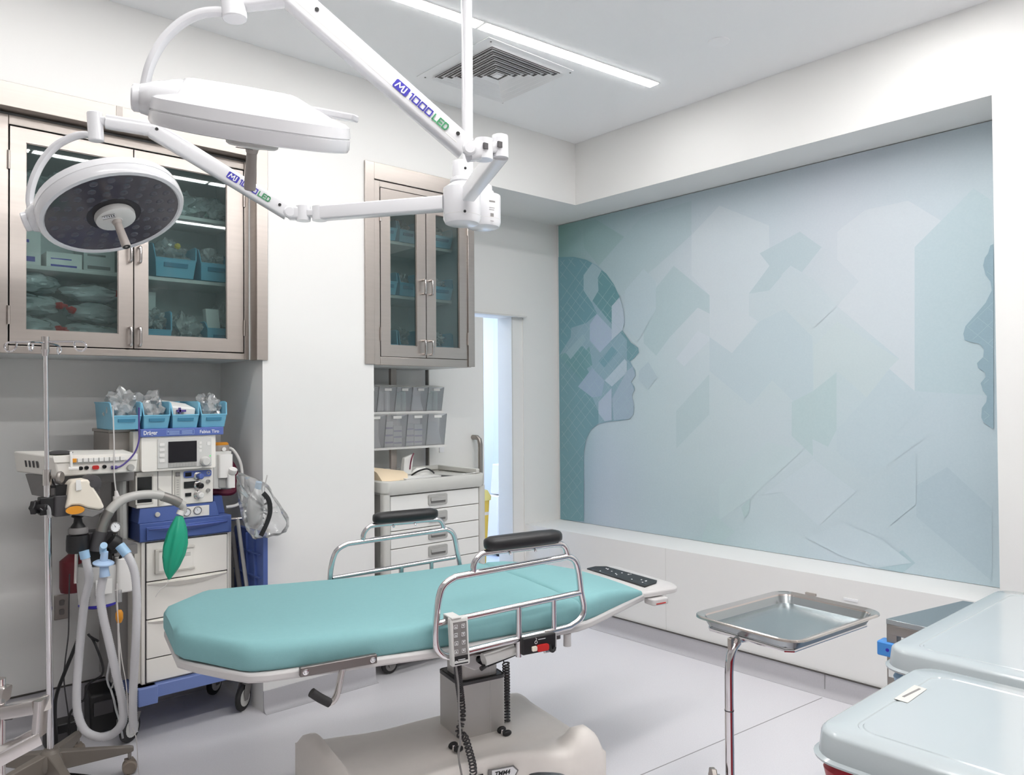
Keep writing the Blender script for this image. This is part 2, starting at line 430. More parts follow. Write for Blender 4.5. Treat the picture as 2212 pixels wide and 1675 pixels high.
# mural
def mural():
    X0 = XM - 0.012
    V = []; F = []; COL = []
    layer = [0]
    def poly(pts, cols):
        x = X0 - layer[0]*0.00012; layer[0] += 1
        o = len(V); V.extend([(x, y, z) for y, z in pts]); F.append(tuple(range(o, o+len(pts))))
        if not isinstance(cols, list): cols = [cols]*len(pts)
        COL.extend(cols)
    Y0, Y1, Z0, Z1 = 4.10, 1.111, 0.60, 2.80
    nu, nv = 12, 8
    grid = [ # v rows from the bottom up, u from the left: print colours, with some soffit shade painted into the top row
        [(120,152,166),(176,192,204),(172,194,202),(164,188,194),(180,202,208),(184,202,212),(178,200,208),(176,198,206)],
        [(116,154,164),(176,194,206),(178,200,206),(180,202,206),(186,206,212),(184,204,210),(174,196,204),(172,194,202)],
        [(110,152,156),(176,196,204),(182,204,208),(186,206,210),(188,206,212),(186,206,212),(182,202,210),(178,200,208)],
        [(116,156,160),(170,192,198),(182,204,208),(190,208,214),(186,206,210),(186,206,210),(184,204,212),(176,198,206)],
        [(120,160,164),(164,188,196),(182,202,208),(196,210,216),(188,206,212),(194,208,214),(190,206,214),(178,200,206)],
        [(118,160,160),(160,184,190),(178,198,204),(192,206,214),(188,204,212),(194,206,214),(188,204,212),(180,200,206)],
        [(116,162,156),(146,178,182),(168,192,200),(178,198,206),(182,200,208),(190,204,214),(190,206,214),(184,202,210)]]
    def samp(u, v):
        fu = u*(len(grid[0])-1); fv = v*(len(grid)-1); i = min(int(fu), len(grid[0])-2); j = min(int(fv), len(grid)-2)
        a, b = fu-i, fv-j
        return tuple((1-b)*((1-a)*grid[j][i][k]+a*grid[j][i+1][k]) + b*((1-a)*grid[j+1][i][k]+a*grid[j+1][i+1][k]) for k in range(3))
    for i in range(nu*2):
        for j in range(nv*2):
            u0, u1 = i/(nu*2), (i+1)/(nu*2); v0, v1 = j/(nv*2), (j+1)/(nv*2)
            L = layer[0]
            poly([(Y0+(Y1-Y0)*u, Z0+(Z1-Z0)*v) for u, v in ((u0,v0),(u1,v0),(u1,v1),(u0,v1))], [samp(u, v) for u, v in ((u0,v0),(u1,v0),(u1,v1),(u0,v1))])
            layer[0] = L
    layer[0] = 1
    def clampy(pts): return [(min(Y0, max(Y1, y)), min(Z1, max(Z0, z))) for y, z in pts]
    shade = [
     ([(2.908,2.536),(2.701,2.684),(2.369,2.503),(2.368,2.267),(2.505,2.119),(2.507,1.99),(2.446,1.948),(2.625,1.77),(2.782,1.878),(2.779,2.138),(2.911,2.28)], (198,212,218), 0.75),
     ([(1.963,2.399),(1.811,2.489),(1.592,2.495),(1.405,2.337),(1.565,2.254),(1.575,1.526),(1.703,1.648),(1.648,1.694),(1.969,1.994),(1.849,2.115),(1.965,2.247)], (200,212,218), 0.7),
     ([(1.565,2.254),(1.293,2.496),(1.215,2.421),(1.228,1.5),(1.575,1.526)], (172,198,204), 0.55),
     ([(3.298,2.14),(3.049,2.358),(2.779,2.138),(2.78,2.023),(2.867,2.069),(3.084,1.897),(3.198,1.781),(3.301,1.87)], (160,190,194), 0.5),
     ([(3.037,1.754),(2.868,1.923),(2.782,1.878),(2.782,1.859),(2.977,1.702)], (198,212,220), 0.7),
     ([(2.431,2.349),(2.178,2.435),(2.052,2.328),(2.171,2.202),(2.236,2.25),(2.373,2.123),(2.505,2.119),(2.368,2.267)], (166,192,198), 0.5),
     ([(2.104,1.783),(1.97,1.91),(1.648,1.691),(1.695,1.648),(1.816,1.496),(1.973,1.64),(2.107,1.533)], (190,208,210), 0.55),
     ([(2.782,1.878),(2.625,1.77),(2.436,1.947),(2.277,2.006),(2.112,1.835),(2.112,1.524),(2.227,1.472),(2.36,1.599),(2.503,1.454),(2.785,1.666)], (178,200,208), 0.5),
     ([(3.041,1.414),(2.787,1.647),(2.79,1.396),(3.043,1.173)], (168,194,198), 0.5),
     ([(2.24,1.472),(2.112,1.533),(1.977,1.632),(1.981,1.32),(2.031,1.226),(2.119,1.265),(2.117,1.171),(2.243,1.279)], (170,198,200), 0.6),
     ([(1.816,1.496),(1.695,1.64),(1.517,1.471),(1.684,1.296),(1.512,1.302),(1.822,1.063),(1.982,1.203),(1.981,1.32)], (178,200,208), 0.35),
     ([(1.574,1.05),(1.428,1.152),(1.236,0.967),(1.24,0.625),(1.576,0.894)], (164,188,198), 0.55),
     ([(1.772,0.606),(1.646,0.716),(1.584,0.659),(1.647,0.594)], (154,186,194), 0.6),
     ([(2.428,0.928),(2.112,1.154),(1.88,0.993),(2.089,0.787),(2.31,0.956)], (192,210,218), 0.45),
     ([(2.722,0.959),(2.394,1.238),(2.175,1.202),(2.51,0.902),(2.724,0.75)], (184,208,210), 0.4),
     ([(3.845,2.78),(3.724,2.781),(3.441,2.602),(3.698,2.444),(3.841,2.599)], (128,168,166), 0.4),
     ([(3.698,2.444),(3.304,2.727),(2.905,2.753),(2.908,2.536),(3.179,2.375),(3.309,2.309),(3.5,2.203)], (156,186,190), 0.35),
     ([(3.458,2.241),(3.295,2.37),(3.193,2.274),(3.195,2.089),(3.34,1.893),(3.461,1.986)], (174,198,206), 0.5),
     ([(2.294,2.204),(2.236,2.25),(2.108,2.163),(1.969,1.994),(2.102,1.886),(2.165,1.96),(2.239,2.02)], (188,206,212), 0.5),
     ([(3.343,1.683),(3.263,1.743),(3.187,1.638),(3.265,1.557),(3.344,1.621)], (164,188,198), 0.5),
     ([(2.814,0.721),(2.757,0.775),(2.617,0.687),(2.727,0.541),(2.861,0.58)], (166,196,196), 0.4),
     ([(2.573,0.841),(2.51,0.902),(2.521,0.809),(2.553,0.778)], (160,192,192), 0.5),
     ([(1.705,1.088),(1.572,1.214),(1.575,0.956),(1.706,0.832)], (176,198,206), 0.4),
     ([(2.163,0.709),(1.95,0.82),(1.754,0.762),(1.601,0.657),(1.772,0.606),(1.952,0.636)], (188,208,216), 0.4),
    ]
    def inside(p, pg):
        r = False; n = len(pg); x, y = p
        for i in range(n):
            (x1, y1), (x2, y2) = pg[i], pg[i-1]
            if (y1 > y) != (y2 > y) and x < (x2-x1)*(y-y1)/(y2-y1)+x1: r = not r
        return r
    def uv(p): return ((p[0]-Y0)/(Y1-Y0), (p[1]-Z0)/(Z1-Z0))
    def blend(pts, c, a):
        out = []
        for p in pts:
            u, v = uv(p); s = samp(min(1, max(0, u)), min(1, max(0, v))); out.append(tuple(s[k]*(1-a)+c[k]*a for k in range(3)))
        return out
    for pts, c, a in shade: poly(clampy(pts), blend(pts, c, a))
    head = [(4.108,2.564),(3.941,2.543),(3.818,2.505),(3.713,2.451),(3.626,2.38),(3.556,2.295),(3.506,2.204),(3.474,2.115),(3.461,2.028),(3.484,1.97),(3.443,1.92),(3.408,1.88),(3.346,1.841),(3.341,1.809),(3.382,1.773),(3.417,1.753),(3.396,1.717),(3.375,1.689),(3.37,1.653),(3.392,1.632),(3.411,1.611),(3.384,1.579),(3.379,1.554),(3.404,1.527),(3.399,1.485),(3.386,1.443),(3.392,1.39),(3.427,1.358),(3.51,1.346),(3.623,1.335),(3.711,1.32),(3.786,1.275),(3.832,1.206),(3.857,1.116),(3.862,0.611),(4.112,0.592)]
    poly(clampy(head), [tuple(0.75*a+0.25*b for a, b in zip((140,172,184), (112,154,164))) if z > 1.0 else (118,154,166) for y, z in head])
    dark = (98,144,152)
    for pts, c in [
     ([(4.108,2.564),(3.941,2.543),(3.818,2.505),(3.758,2.472),(3.843,2.396),(3.844,2.306),(3.767,2.19),(3.717,2.104),(3.823,2.046),(3.972,2.023),(3.979,1.955),(4.109,1.824)], (98,146,156)),
     ([(4.109,1.824),(4.029,1.767),(3.974,1.79),(3.857,1.699),(3.766,1.741),(3.794,1.876),(3.918,1.769),(4.044,1.844)], (106,152,156)),
     ([(3.669,2.41),(3.626,2.38),(3.556,2.295),(3.506,2.204),(3.577,2.146),(3.579,2.02),(3.76,2.203),(3.7,2.268),(3.705,2.357)], (94,144,150)),
     ([(3.973,1.886),(3.855,1.879),(3.789,1.813),(3.856,1.762),(3.796,1.686),(3.864,1.621),(3.981,1.703),(4.032,1.769)], (100,148,152)),
     ([(4.106,1.823),(4.045,1.779),(3.864,1.621),(3.768,1.508),(3.71,1.409),(3.711,1.325),(3.786,1.275),(3.832,1.206),(3.857,1.116),(3.862,0.611),(4.112,0.592)], (106,150,158)),
     ([(3.703,1.765),(3.58,1.864),(3.527,1.822),(3.648,1.715)], (110,154,166)),
     ([(3.484,1.97),(3.443,1.92),(3.408,1.88),(3.346,1.841),(3.341,1.809),(3.382,1.773),(3.417,1.753),(3.444,1.767),(3.443,1.899),(3.503,1.956)], (108,152,160)),
     ([(3.649,1.627),(3.464,1.772),(3.445,1.755),(3.446,1.676),(3.583,1.583)], (172,194,204)),
     ([(3.843,2.396),(3.758,2.47),(3.669,2.41),(3.705,2.357),(3.7,2.268),(3.767,2.19),(3.844,2.284)], (146,178,186)),
     ([(4.028,1.843),(3.854,1.969),(3.824,1.922),(3.981,1.79)], (142,176,184)),
     ([(3.786,2.032),(3.717,2.104),(3.579,1.983),(3.58,1.907),(3.691,1.826),(3.788,1.92)], (158,180,198)),
     ([(3.577,2.146),(3.506,2.199),(3.474,2.115),(3.461,2.028),(3.484,1.97),(3.58,1.907)], (172,192,204)),
     ([(3.907,1.588),(3.766,1.719),(3.649,1.627),(3.679,1.518),(3.768,1.508)], (146,172,190)),
     ([(3.584,1.496),(3.445,1.687),(3.396,1.717),(3.37,1.653),(3.411,1.611),(3.379,1.554),(3.404,1.527),(3.386,1.443),(3.392,1.39),(3.427,1.358),(3.566,1.349)], (152,176,190)),
     ([(3.709,1.475),(3.584,1.572),(3.586,1.349),(3.652,1.339),(3.71,1.397)], (164,184,200))]:
        poly(clampy(pts), c)
    face2 = [(1.211,2.215),(1.224,2.21),(1.234,2.175),(1.248,2.155),(1.256,2.119),(1.246,2.073),(1.226,2.039),(1.221,1.997),(1.248,1.941),(1.288,1.893),(1.336,1.837),(1.346,1.801),(1.341,1.77),(1.31,1.757),(1.277,1.749),(1.258,1.721),(1.262,1.684),(1.289,1.656),(1.285,1.634),(1.255,1.611),(1.253,1.589),(1.275,1.56),(1.264,1.523),(1.248,1.5),(1.252,1.471),(1.271,1.442),(1.274,1.397),(1.263,1.371),(1.23,1.347),(1.223,1.347)]
    poly(clampy(face2), (140,170,182))
    # fine light lattice over the dark silhouettes
    for hd, stepz in ((head, 0.085), (face2, 0.085)):
        ys = [p[0] for p in hd]; zs = [p[1] for p in hd]; sy = 0.088
        i0 = int((Y0 - max(ys))/sy) - 1; i1 = int((Y0 - min(ys))/sy) + 2
        j0 = int((min(zs)-Z0)/stepz) - 1; j1 = int((max(zs)-Z0)/stepz) + 2
        lay = layer[0]
        for i in range(i0, i1):
            for j in range(j0, j1):
                a = (Y0 - i*sy, Z0 + j*stepz)
                for b in ((a[0]-sy, a[1]+stepz), (a[0]-sy, a[1]-stepz)):
                    for t0, t1 in ((0, 0.25), (0.25, 0.5), (0.5, 0.75), (0.75, 1.0)):
                        e = [(a[0]+(b[0]-a[0])*t, a[1]+(b[1]-a[1])*t) for t in (t0, t1)]
                        if (i*7 + j*13) % 5 == 0: continue
                        if all(inside(q, hd) and Y1+0.004 < q[0] < Y0-0.004 and q[1] > Z0+0.004 for q in e):
                            dy, dz = (b[0]-a[0]), (b[1]-a[1]); L = math.hypot(dy, dz); ny, nz = -dz/L*0.0009, dy/L*0.0009
                            poly([(e[0][0]-ny, e[0][1]-nz), (e[1][0]-ny, e[1][1]-nz), (e[1][0]+ny, e[1][1]+nz), (e[0][0]+ny, e[0][1]+nz)], (158,188,192))
                            layer[0] = lay
    nF = len(F)
    # back board
    xb = XM - 0.0005; o = len(V); x = X0 + 0.0003
    V.extend([(x,Y0,Z0),(x,Y1,Z0),(x,Y1,Z1),(x,Y0,Z1),(xb,Y0,Z0),(xb,Y1,Z0),(xb,Y1,Z1),(xb,Y0,Z1)])
    for f in ((0,1,2,3),(4,7,6,5),(0,4,5,1),(1,5,6,2),(2,6,7,3),(3,7,4,0)): F.append(tuple(i+o for i in f))
    COL.extend([(170,190,198)]*8)
    me = bpy.data.meshes.new('wall_mural'); me.from_pydata([(x, y-2.6, z-0.6) for x, y, z in V], [], F); me.materials.append(MATS['mural_print'])
    ca = me.color_attributes.new('print', 'FLOAT_COLOR', 'POINT')
    for i, c in enumerate(COL): ca.data[i].color = lin((min(255, c[0]+11), min(255, c[1]+6), min(255, c[2]+6))) + (1,)
    ob = bpy.data.objects.new('wall_mural', me); C.objects.link(ob); ob.location = (0, 2.6, 0.6)
    tag(ob, 'large pale blue and teal wall mural with facing head silhouettes', 'mural')
mural()

# ceiling fittings
def strip(x0, y0, x1, y1, w, label, row=0):
    r = thing('ceiling_strip_light', label, 'ceiling light', ((x0+x1)/2, (y0+y1)/2, ZC), 'linear ceiling strip lights')
    d = Vector((x1-x0, y1-y0, 0)).normalized(); n = Vector((-d.y, d.x, 0)); a = Vector((x0, y0, 0)); b = Vector((x1, y1, 0))
    def slab(h, z0, z1, e): return MB().prism([a-n*h-d*e+Vector((0,0,z0)), b-n*h+d*e+Vector((0,0,z0)), b+n*h+d*e+Vector((0,0,z0)), a+n*h-d*e+Vector((0,0,z0))], (0,0,z1-z0))
    build(slab(w/2, ZC-0.006, ZC-0.001, 0), 'diffuser', 'strip_light_%d' % row, r)
    build(slab(w/2+0.008, ZC-0.003, ZC-0.0002, 0.008), 'housing', 'white_plastic', r)
dx, dy = 1.0, -0.083
def sl(x): return 2.728 + (x-2.25)*dy
strip(1.06, sl(1.06), 2.235, sl(2.235), 0.06, 'ceiling light strip behind the lamp pole, running out of view')
strip(2.262, sl(2.262), 3.395, sl(3.395), 0.06, 'bright ceiling light strip ending beside the air vent')
strip(-0.12, sl(-0.12), 1.035, sl(1.035), 0.06, 'ceiling light strip above the wall cabinet end of the room')
for y, nm, row in ((1.25, 'middle', 1), (-0.25, 'rear', 2)):
    for k, (a, b) in enumerate(((-0.12, 1.035), (1.06, 2.235), (2.262, 3.395))):
        strip(a, y, b, y, 0.06, 'ceiling light strip of the %s row, %s of three' % (nm, ('left', 'centre', 'right')[k]), row)
v = thing('air_vent', 'square white ceiling air vent with nested louvre frames', 'air vent', (2.65, 3.09, ZC))
build(MB().box(2.345, 2.925, 2.79, 3.39, ZC-0.004, ZC-0.0005), 'face_plate', 'ceiling_paint', v, bev=0.002)
cx, cy = 2.655, 3.09
for k in range(6):
    h = 0.25 - k*0.037
    mbx = MB()
    zt, zb = ZC-0.005, ZC-0.03
    o_, i_ = h, h-0.012
    L = [[(cx+sx*q, cy+sy*q, z) for sx, sy in ((-1,-1),(1,-1),(1,1),(-1,1))] for q, z in ((o_, zt-0.014), (o_-0.003, zt-0.014), (o_-0.020, zt-0.001), (o_-0.022, zt-0.001))]
    mbx.loft(L, cap=False)
    build(mbx, 'louvre', 'ceiling_paint', v)
    build(MB().loft([[(cx+sx*q, cy+sy*q, ZC-0.0045) for sx, sy in ((-1,-1),(1,-1),(1,1),(-1,1))] for q in (h-0.014, h-0.037)], cap=False), 'slot', 'diffuser_dark', v)
build(MB().box(cx-0.02, cx+0.02, cy-0.02, cy+0.02, ZC-0.012, ZC-0.004), 'centre_cap', 'ceiling_paint', v)
for sx in (-1, 1):
    for sy in (-1, 1): build(MB().cyl((cx+sx*0.272, cy+sy*0.272, ZC-0.006), (cx+sx*0.272, cy+sy*0.272, ZC-0.003), 0.005, n=8), 'screw', 'mid_grey', v)
tag(build(MB().lathe((3.222, 2.107, ZC), (0,0,-1), [(0.052,0),(0.052,0.003),(0.047,0.006),(0.02,0.008),(0.001,0.008)], 28), 'sprinkler_cover', 'ceiling_paint'), 'small round white cover plate flush in the ceiling', 'cover plate')

# ------------------------------------------------------------------ small reusable things
def hopper_bin(x0, x1, yf, dep, z0, h, label, group, front=0.55, dark=False):
    """open hopper-front storage bin; front faces -Y"""
    t = 0.004; c = (x0+x1)/2; w = x1-x0; mb = MB(); k = 0.86
    def at(u, y, z):                               # u in -1..1, walls taper towards the bottom
        return (c + u*w/2*(k + (1-k)*min(1, (z-z0)/h)), y, z)
    yb = yf + dep; hf = h*front
    mb.hexa([at(-1,yf+0.015,z0), at(1,yf+0.015,z0), at(1,yb,z0), at(-1,yb,z0), at(-1,yf+0.015,z0+t), at(1,yf+0.015,z0+t), at(1,yb,z0+t), at(-1,yb,z0+t)])
    mb.hexa([at(-1,yf+0.012,z0), at(1,yf+0.012,z0), at(1,yf+0.012+t,z0), at(-1,yf+0.012+t,z0), at(-1,yf-0.006,z0+hf), at(1,yf-0.006,z0+hf), at(1,yf-0.006+t,z0+hf), at(-1,yf-0.006+t,z0+hf)])
    mb.hexa([at(-1,yb-t,z0), at(1,yb-t,z0), at(1,yb,z0), at(-1,yb,z0), at(-1,yb-t,z0+h), at(1,yb-t,z0+h), at(1,yb,z0+h), at(-1,yb,z0+h)])
    for s in (-1, 1):
        q = t/(w/2)*s
        prof = [(yf+0.012, z0), (yb, z0), (yb, z0+h), (yf+0.03, z0+h), (yf+0.012, z0+h*0.96), (yf-0.006, z0+hf)]
        A = [Vector(at(s, y, z)) for y, z in prof]; B = [Vector(at(s, y, z)) - Vector((t*s, 0, 0)) for y, z in prof]
        n = len(A); mb.add(A+B, [tuple(range(n)), tuple(range(2*n-1, n-1, -1))] + [(i, (i+1) % n, n+(i+1) % n, n+i) for i in range(n)])
    r = thing('storage_bin', label, 'storage bin', (c, (yf+yb)/2, z0), group)
    build(mb, 'body', 'bin_blue_dark' if dark else 'bin_blue', r, bev=0.0015)
    build(MB().hexa([at(-0.6,yf-0.004,z0+hf*0.55), at(0.6,yf-0.004,z0+hf*0.55), at(0.6,yf+0.004,z0+hf*0.55), at(-0.6,yf+0.004,z0+hf*0.55), at(-0.6,yf-0.0075,z0+hf*0.78), at(0.6,yf-0.0075,z0+hf*0.78), at(0.6,yf,z0+hf*0.78), at(-0.6,yf,z0+hf*0.78)]), 'label_slot', 'bin_blue_dark', r)
    rim = MB().tube([at(-1,yf-0.004,z0+hf), at(-1.0,yf+0.012,z0+h*0.96), at(-1,yf+0.03,z0+h), at(-1,yb,z0+h), at(1,yb,z0+h), at(1,yf+0.03,z0+h), at(1.0,yf+0.012,z0+h*0.96), at(1,yf-0.004,z0+hf)], 0.0035, 6, closed=True)
    build(rim, 'rim', 'bin_blue', r)
    return r
def clear_bag(c, rad, seed, label, group=None, m='clear_bag', amt=0.4, inner=None, cap=None, freq=4.0, sub=3, squash=0.12):
    r = thing('plastic_bag', label, 'plastic bag', (c[0], c[1], c[2]-rad[2]*0.9), group)
    build(MB().crumple(c, rad, seed, amt, sub, squash, freq), 'film', m, r, angle=24)
    if inner:
        build(MB().crumple((c[0], c[1], c[2]-rad[2]*0.25), (rad[0]*0.7, rad[1]*0.7, rad[2]*0.55), seed+9, 0.3, 2, 0.3), 'contents', inner, r, angle=25)
    if cap:
        d = Vector(cap).normalized(); p = Vector(c) + Vector((d.x*rad[0], d.y*rad[1], d.z*rad[2]))*0.90
        build(MB().lathe(p, d, [(0.001,0),(0.014,0),(0.016,0.006),(0.016,0.022),(0.010,0.026),(0.006,0.045),(0.001,0.046)], 14), 'cap', 'red', r)
    return r
def carton(x0, x1, y0, y1, z0, z1, label, m='carton', band=None, group=None):
    r = thing('carton', label, 'carton', ((x0+x1)/2, (y0+y1)/2, z0), group)
    build(MB().box(x0, x1, y0, y1, z0, z1), 'box', m, r, bev=0.002)
    w, h = x1-x0, z1-z0
    build(MB().box(x0+w*0.12, x0+w*0.7, y0-0.0006, y0, z0+h*0.55, z0+h*0.62), 'print_line', band or 'mid_grey', r)
    build(MB().box(x0+w*0.12, x0+w*0.85, y0-0.0006, y0, z0+h*0.1, z0+h*0.22), 'print_band', band or 'mid_grey', r)
    return r
def ring_handle(x, y, z0, z1, mb=None):
    return MB().tube([(x, y, z1-0.004), (x, y-0.024, z1-0.003), (x, y-0.032, z1-0.014), (x, y-0.032, z0+0.014), (x, y-0.024, z0+0.003), (x, y, z0+0.004)], 0.0065, 10, k=3)

# ------------------------------------------------------------------ left wall cabinet
def cab_door(root, x0, x1, z0, z1, gx0, gx1, gz0, gz1, y, hinge_x, handles):
    t = 0.022
    fr = MB()
    fr.box(x0, gx0, y, y+t, z0, z1); fr.box(gx1, x1, y, y+t, z0, z1); fr.box(gx0, gx1, y, y+t, z0, gz0); fr.box(gx0, gx1, y, y+t, gz1, z1)
    d = build(fr, 'door', 'stainless', root)
    build(MB().box(gx0-0.004, gx1+0.004, y+0.010, y+0.014, gz0-0.004, gz1+0.004), 'pane', 'glass', d)
    bead = MB()
    for a, b, c, e in ((gx0, gx0+0.003, gz0, gz1), (gx1-0.003, gx1, gz0, gz1), (gx0, gx1, gz0, gz0+0.003), (gx0, gx1, gz1-0.003, gz1)): bead.box(a, b, y+0.006, y+0.010, c, e)
    build(bead, 'glazing_bead', 'stainless_dull', d)
    for hx, h0, h1 in handles: build(ring_handle(hx, y, h0, h1), 'handle', 'chrome_soft', d)
    for hz in (z0 + (z1-z0)*0.09, z1 - (z1-z0)*0.2):
        build(MB().cyl((hinge_x, y-0.004, hz), (hinge_x, y-0.004, hz+0.075), 0.006, n=10), 'hinge', 'stainless', d)
cb = thing('wall_cabinet', 'wide stainless steel wall cabinet with two glass doors above the anaesthesia machine', 'cabinet', (1.0, 3.85, 1.70))
Y1 = 3.67
build(MB().box(0.47, 0.551, Y1, Y1+0.03, 1.70, 2.665).box(1.523, 1.546, Y1, Y1+0.03, 1.70, 2.665).box(0.551, 1.523, Y1, Y1+0.03, 1.70, 1.731).box(0.551, 1.523, Y1, Y1+0.03, 2.626, 2.665), 'face_frame', 'stainless', cb, bev=0.002)
build(MB().box(0.45, 0.47, Y1, 4.12, 1.70, 2.70).box(1.546, 1.57, Y1, 4.12, 1.70, 2.70).box(0.47, 1.546, Y1+0.03, 4.12, 1.70, 1.722).box(0.47, 1.546, Y1+0.03, 4.12, 2.66, 2.70).box(0.47, 1.546, 4.10, 4.12, 1.722, 2.66), 'carcass', 'cabinet_inside', cb)
build(MB().box(1.03, 1.075, Y1+0.05, 4.10, 1.722, 2.66), 'divider', 'cabinet_inside', cb)
fl_ = MB().box(0.40, 0.466, 3.590, 3.602, 1.695, 2.77).box(1.552, 1.608, 3.590, 3.602, 1.697, 2.77).box(0.466, 1.552, 3.590, 3.602, 2.672, 2.77)
build(fl_, 'flange', 'stainless', cb, bev=0.0015)
build(MB().box(0.45, 0.466, 3.602, Y1, 1.697, 2.68).box(1.552, 1.565, 3.602, Y1, 1.697, 2.68).box(0.45, 1.565, 3.602, Y1+0.004, 2.674, 2.69), 'return', 'stainless', cb)
build(MB().box(0.93, 0.955, 3.587, 3.591, 2.672, 2.77), 'joint_plate', 'stainless_dull', cb)
build(MB().box(0.548, 1.526, Y1+0.024, Y1+0.029, 1.728, 1.737).box(0.548, 1.526, Y1+0.024, Y1+0.029, 2.619, 2.629).box(0.548, 0.557, Y1+0.024, Y1+0.029, 1.728, 2.629).box(1.517, 1.526, Y1+0.024, Y1+0.029, 1.728, 2.629).box(1.016, 1.030, Y1+0.024, Y1+0.029, 1.728, 2.629), 'door_stop', 'gap', cb)
cab_door(cb, 0.556, 1.0195, 1.736, 2.620, 0.612, 0.960, 1.797, 2.563, Y1, 0.551, ((1.004, 1.745, 1.83), (1.004, 2.115, 2.19)))
cab_door(cb, 1.0245, 1.518, 1.736, 2.620, 1.083, 1.439, 1.797, 2.572, Y1, 1.522, ((1.042, 1.745, 1.83), (1.042, 2.115, 2.19)))
for z in (2.088, 2.395):
    build(MB().box(0.472, 1.028, 3.82, 4.10, z-0.018, z), 'shelf', 'light_grey', cb, bev=0.002)
    build(MB().box(1.076, 1.544, 3.82, 4.10, z-0.018, z), 'shelf', 'light_grey', cb, bev=0.002)
# contents, left half
G = 'clear bags in the wide wall cabinet'
specs = [((0.66, 3.90, 1.785), (0.12, 0.09, 0.062), (1,-0.5,0.1)), ((0.90, 3.88, 1.775), (0.13, 0.08, 0.05), (-1,-0.6,0)), ((0.67, 3.92, 1.895), (0.13, 0.09, 0.055), (0.9,-0.7,0)),
         ((0.92, 3.92, 1.87), (0.12, 0.09, 0.05), (-1,-0.7,0.2)), ((0.66, 3.93, 1.995), (0.12, 0.08, 0.05), None), ((0.91, 3.93, 1.965), (0.13, 0.09, 0.045), (0.8,-0.6,0.1))]
wl_ = ['lowest clear bag with red cap left of the wide cabinet', 'lowest clear bag with red cap beside the cabinet divider', 'middle clear bag with red cap at the left of the bottom shelf', 'middle clear bag with red cap nearer the divider', 'topmost uncapped clear bag of the bottom left shelf', 'topmost clear bag with red cap under the left middle shelf']
for i, (c, rd, cap) in enumerate(specs):
    clear_bag((c[0], c[1], c[2]+0.03), rd, i+1, wl_[i], G, 'clear_bag_dim', 0.22, 'soft_pack', cap, freq=3.0)
carton(0.55, 0.70, 3.86, 4.05, 2.09, 2.27, 'tall white carton at the left end of the middle cabinet shelf', 'paper', 'logo_blue')
carton(0.72, 0.86, 3.86, 4.05, 2.09, 2.16, 'low white carton with blue band on the middle cabinet shelf', 'paper', 'logo_blue')
carton(0.87, 1.0, 3.88, 4.05, 2.09, 2.22, 'white carton behind the round lamp on the middle shelf', 'carton')
for i, (c, rd) in enumerate((((0.62, 3.95, 2.46), (0.10, 0.09, 0.065)), ((0.80, 3.92, 2.455), (0.11, 0.10, 0.06)), ((0.95, 3.95, 2.46), (0.08, 0.09, 0.07)))):
    clear_bag(c, rd, 20+i, 'crumpled clear bag on the top left cabinet shelf, %s of three' % ('leftmost', 'middle', 'rightmost')[i], G, 'clear_bag_dim', 0.45, 'pouch_green')
# contents, right half
for i, (c, rd) in enumerate((((1.17, 3.93, 2.46), (0.09, 0.09, 0.07)), ((1.31, 3.92, 2.465), (0.10, 0.10, 0.07)), ((1.46, 3.94, 2.46), (0.08, 0.09, 0.065)))):
    clear_bag(c, rd, 30+i, 'crumpled clear bag on the top right cabinet shelf, %s of three' % ('leftmost', 'middle', 'rightmost')[i], G, 'clear_bag_dim', 0.45, 'pouch_green')
GB = 'blue bins in the wide wall cabinet'
hopper_bin(1.145, 1.345, 3.80, 0.24, 2.09, 0.155, 'larger blue bin with a yellow-capped bag on the middle cabinet shelf', GB)
hopper_bin(1.355, 1.535, 3.80, 0.24, 2.09, 0.15, 'blue bin at the right end of the middle cabinet shelf', GB)
clear_bag((1.245, 3.90, 2.20), (0.085, 0.09, 0.075), 41, 'clear bag heaped in the larger blue bin on the middle shelf', G, 'clear_bag', 0.45, 'soft_pack')
tag(build(MB().lathe((1.255, 3.815, 2.235), (0.1,-0.6,0.6), [(0.001,0),(0.013,0),(0.014,0.012),(0.008,0.02),(0.001,0.02)], 12), 'cap', 'yellow'), 'small yellow cap on the bag in the larger blue bin', 'cap')
clear_bag((1.445, 3.91, 2.185), (0.075, 0.09, 0.065), 42, 'clear bag in the right end bin of the middle shelf', G, 'clear_bag', 0.45, 'soft_pack')
carton(1.10, 1.20, 3.95, 4.08, 1.722, 2.03, 'tall pale carton standing at the back of the bottom right shelf', 'carton')
hopper_bin(1.10, 1.225, 3.79, 0.20, 1.722, 0.205, 'blue bin beside the cabinet divider on the bottom shelf', GB)
hopper_bin(1.385, 1.535, 3.79, 0.22, 1.722, 0.165, 'blue bin holding white packs on the bottom right shelf', GB, front=0.8)
clear_bag((1.30, 3.88, 1.82), (0.075, 0.10, 0.10), 43, 'crumpled clear bag between the two bottom shelf bins', G, 'clear_bag', 0.5)
clear_bag((1.16, 3.87, 1.88), (0.05, 0.07, 0.05), 44, 'clear bag in the bin beside the cabinet divider', G, 'clear_bag', 0.5, 'soft_pack')
pk = MB().hexa([(1.41,3.815,1.735),(1.475,3.815,1.735),(1.475,3.86,1.735),(1.41,3.86,1.735),(1.395,3.83,1.955),(1.46,3.83,1.955),(1.46,3.875,1.955),(1.395,3.875,1.955)])
tag(build(pk, 'paper_pack', 'paper', bev=0.004), 'white paper pack leaning in the bottom right cabinet bin', 'pack')
clear_bag((1.50, 3.92, 1.90), (0.05, 0.07, 0.08), 45, 'clear bag at the back of the bottom right cabinet bin', G, 'clear_bag', 0.5)

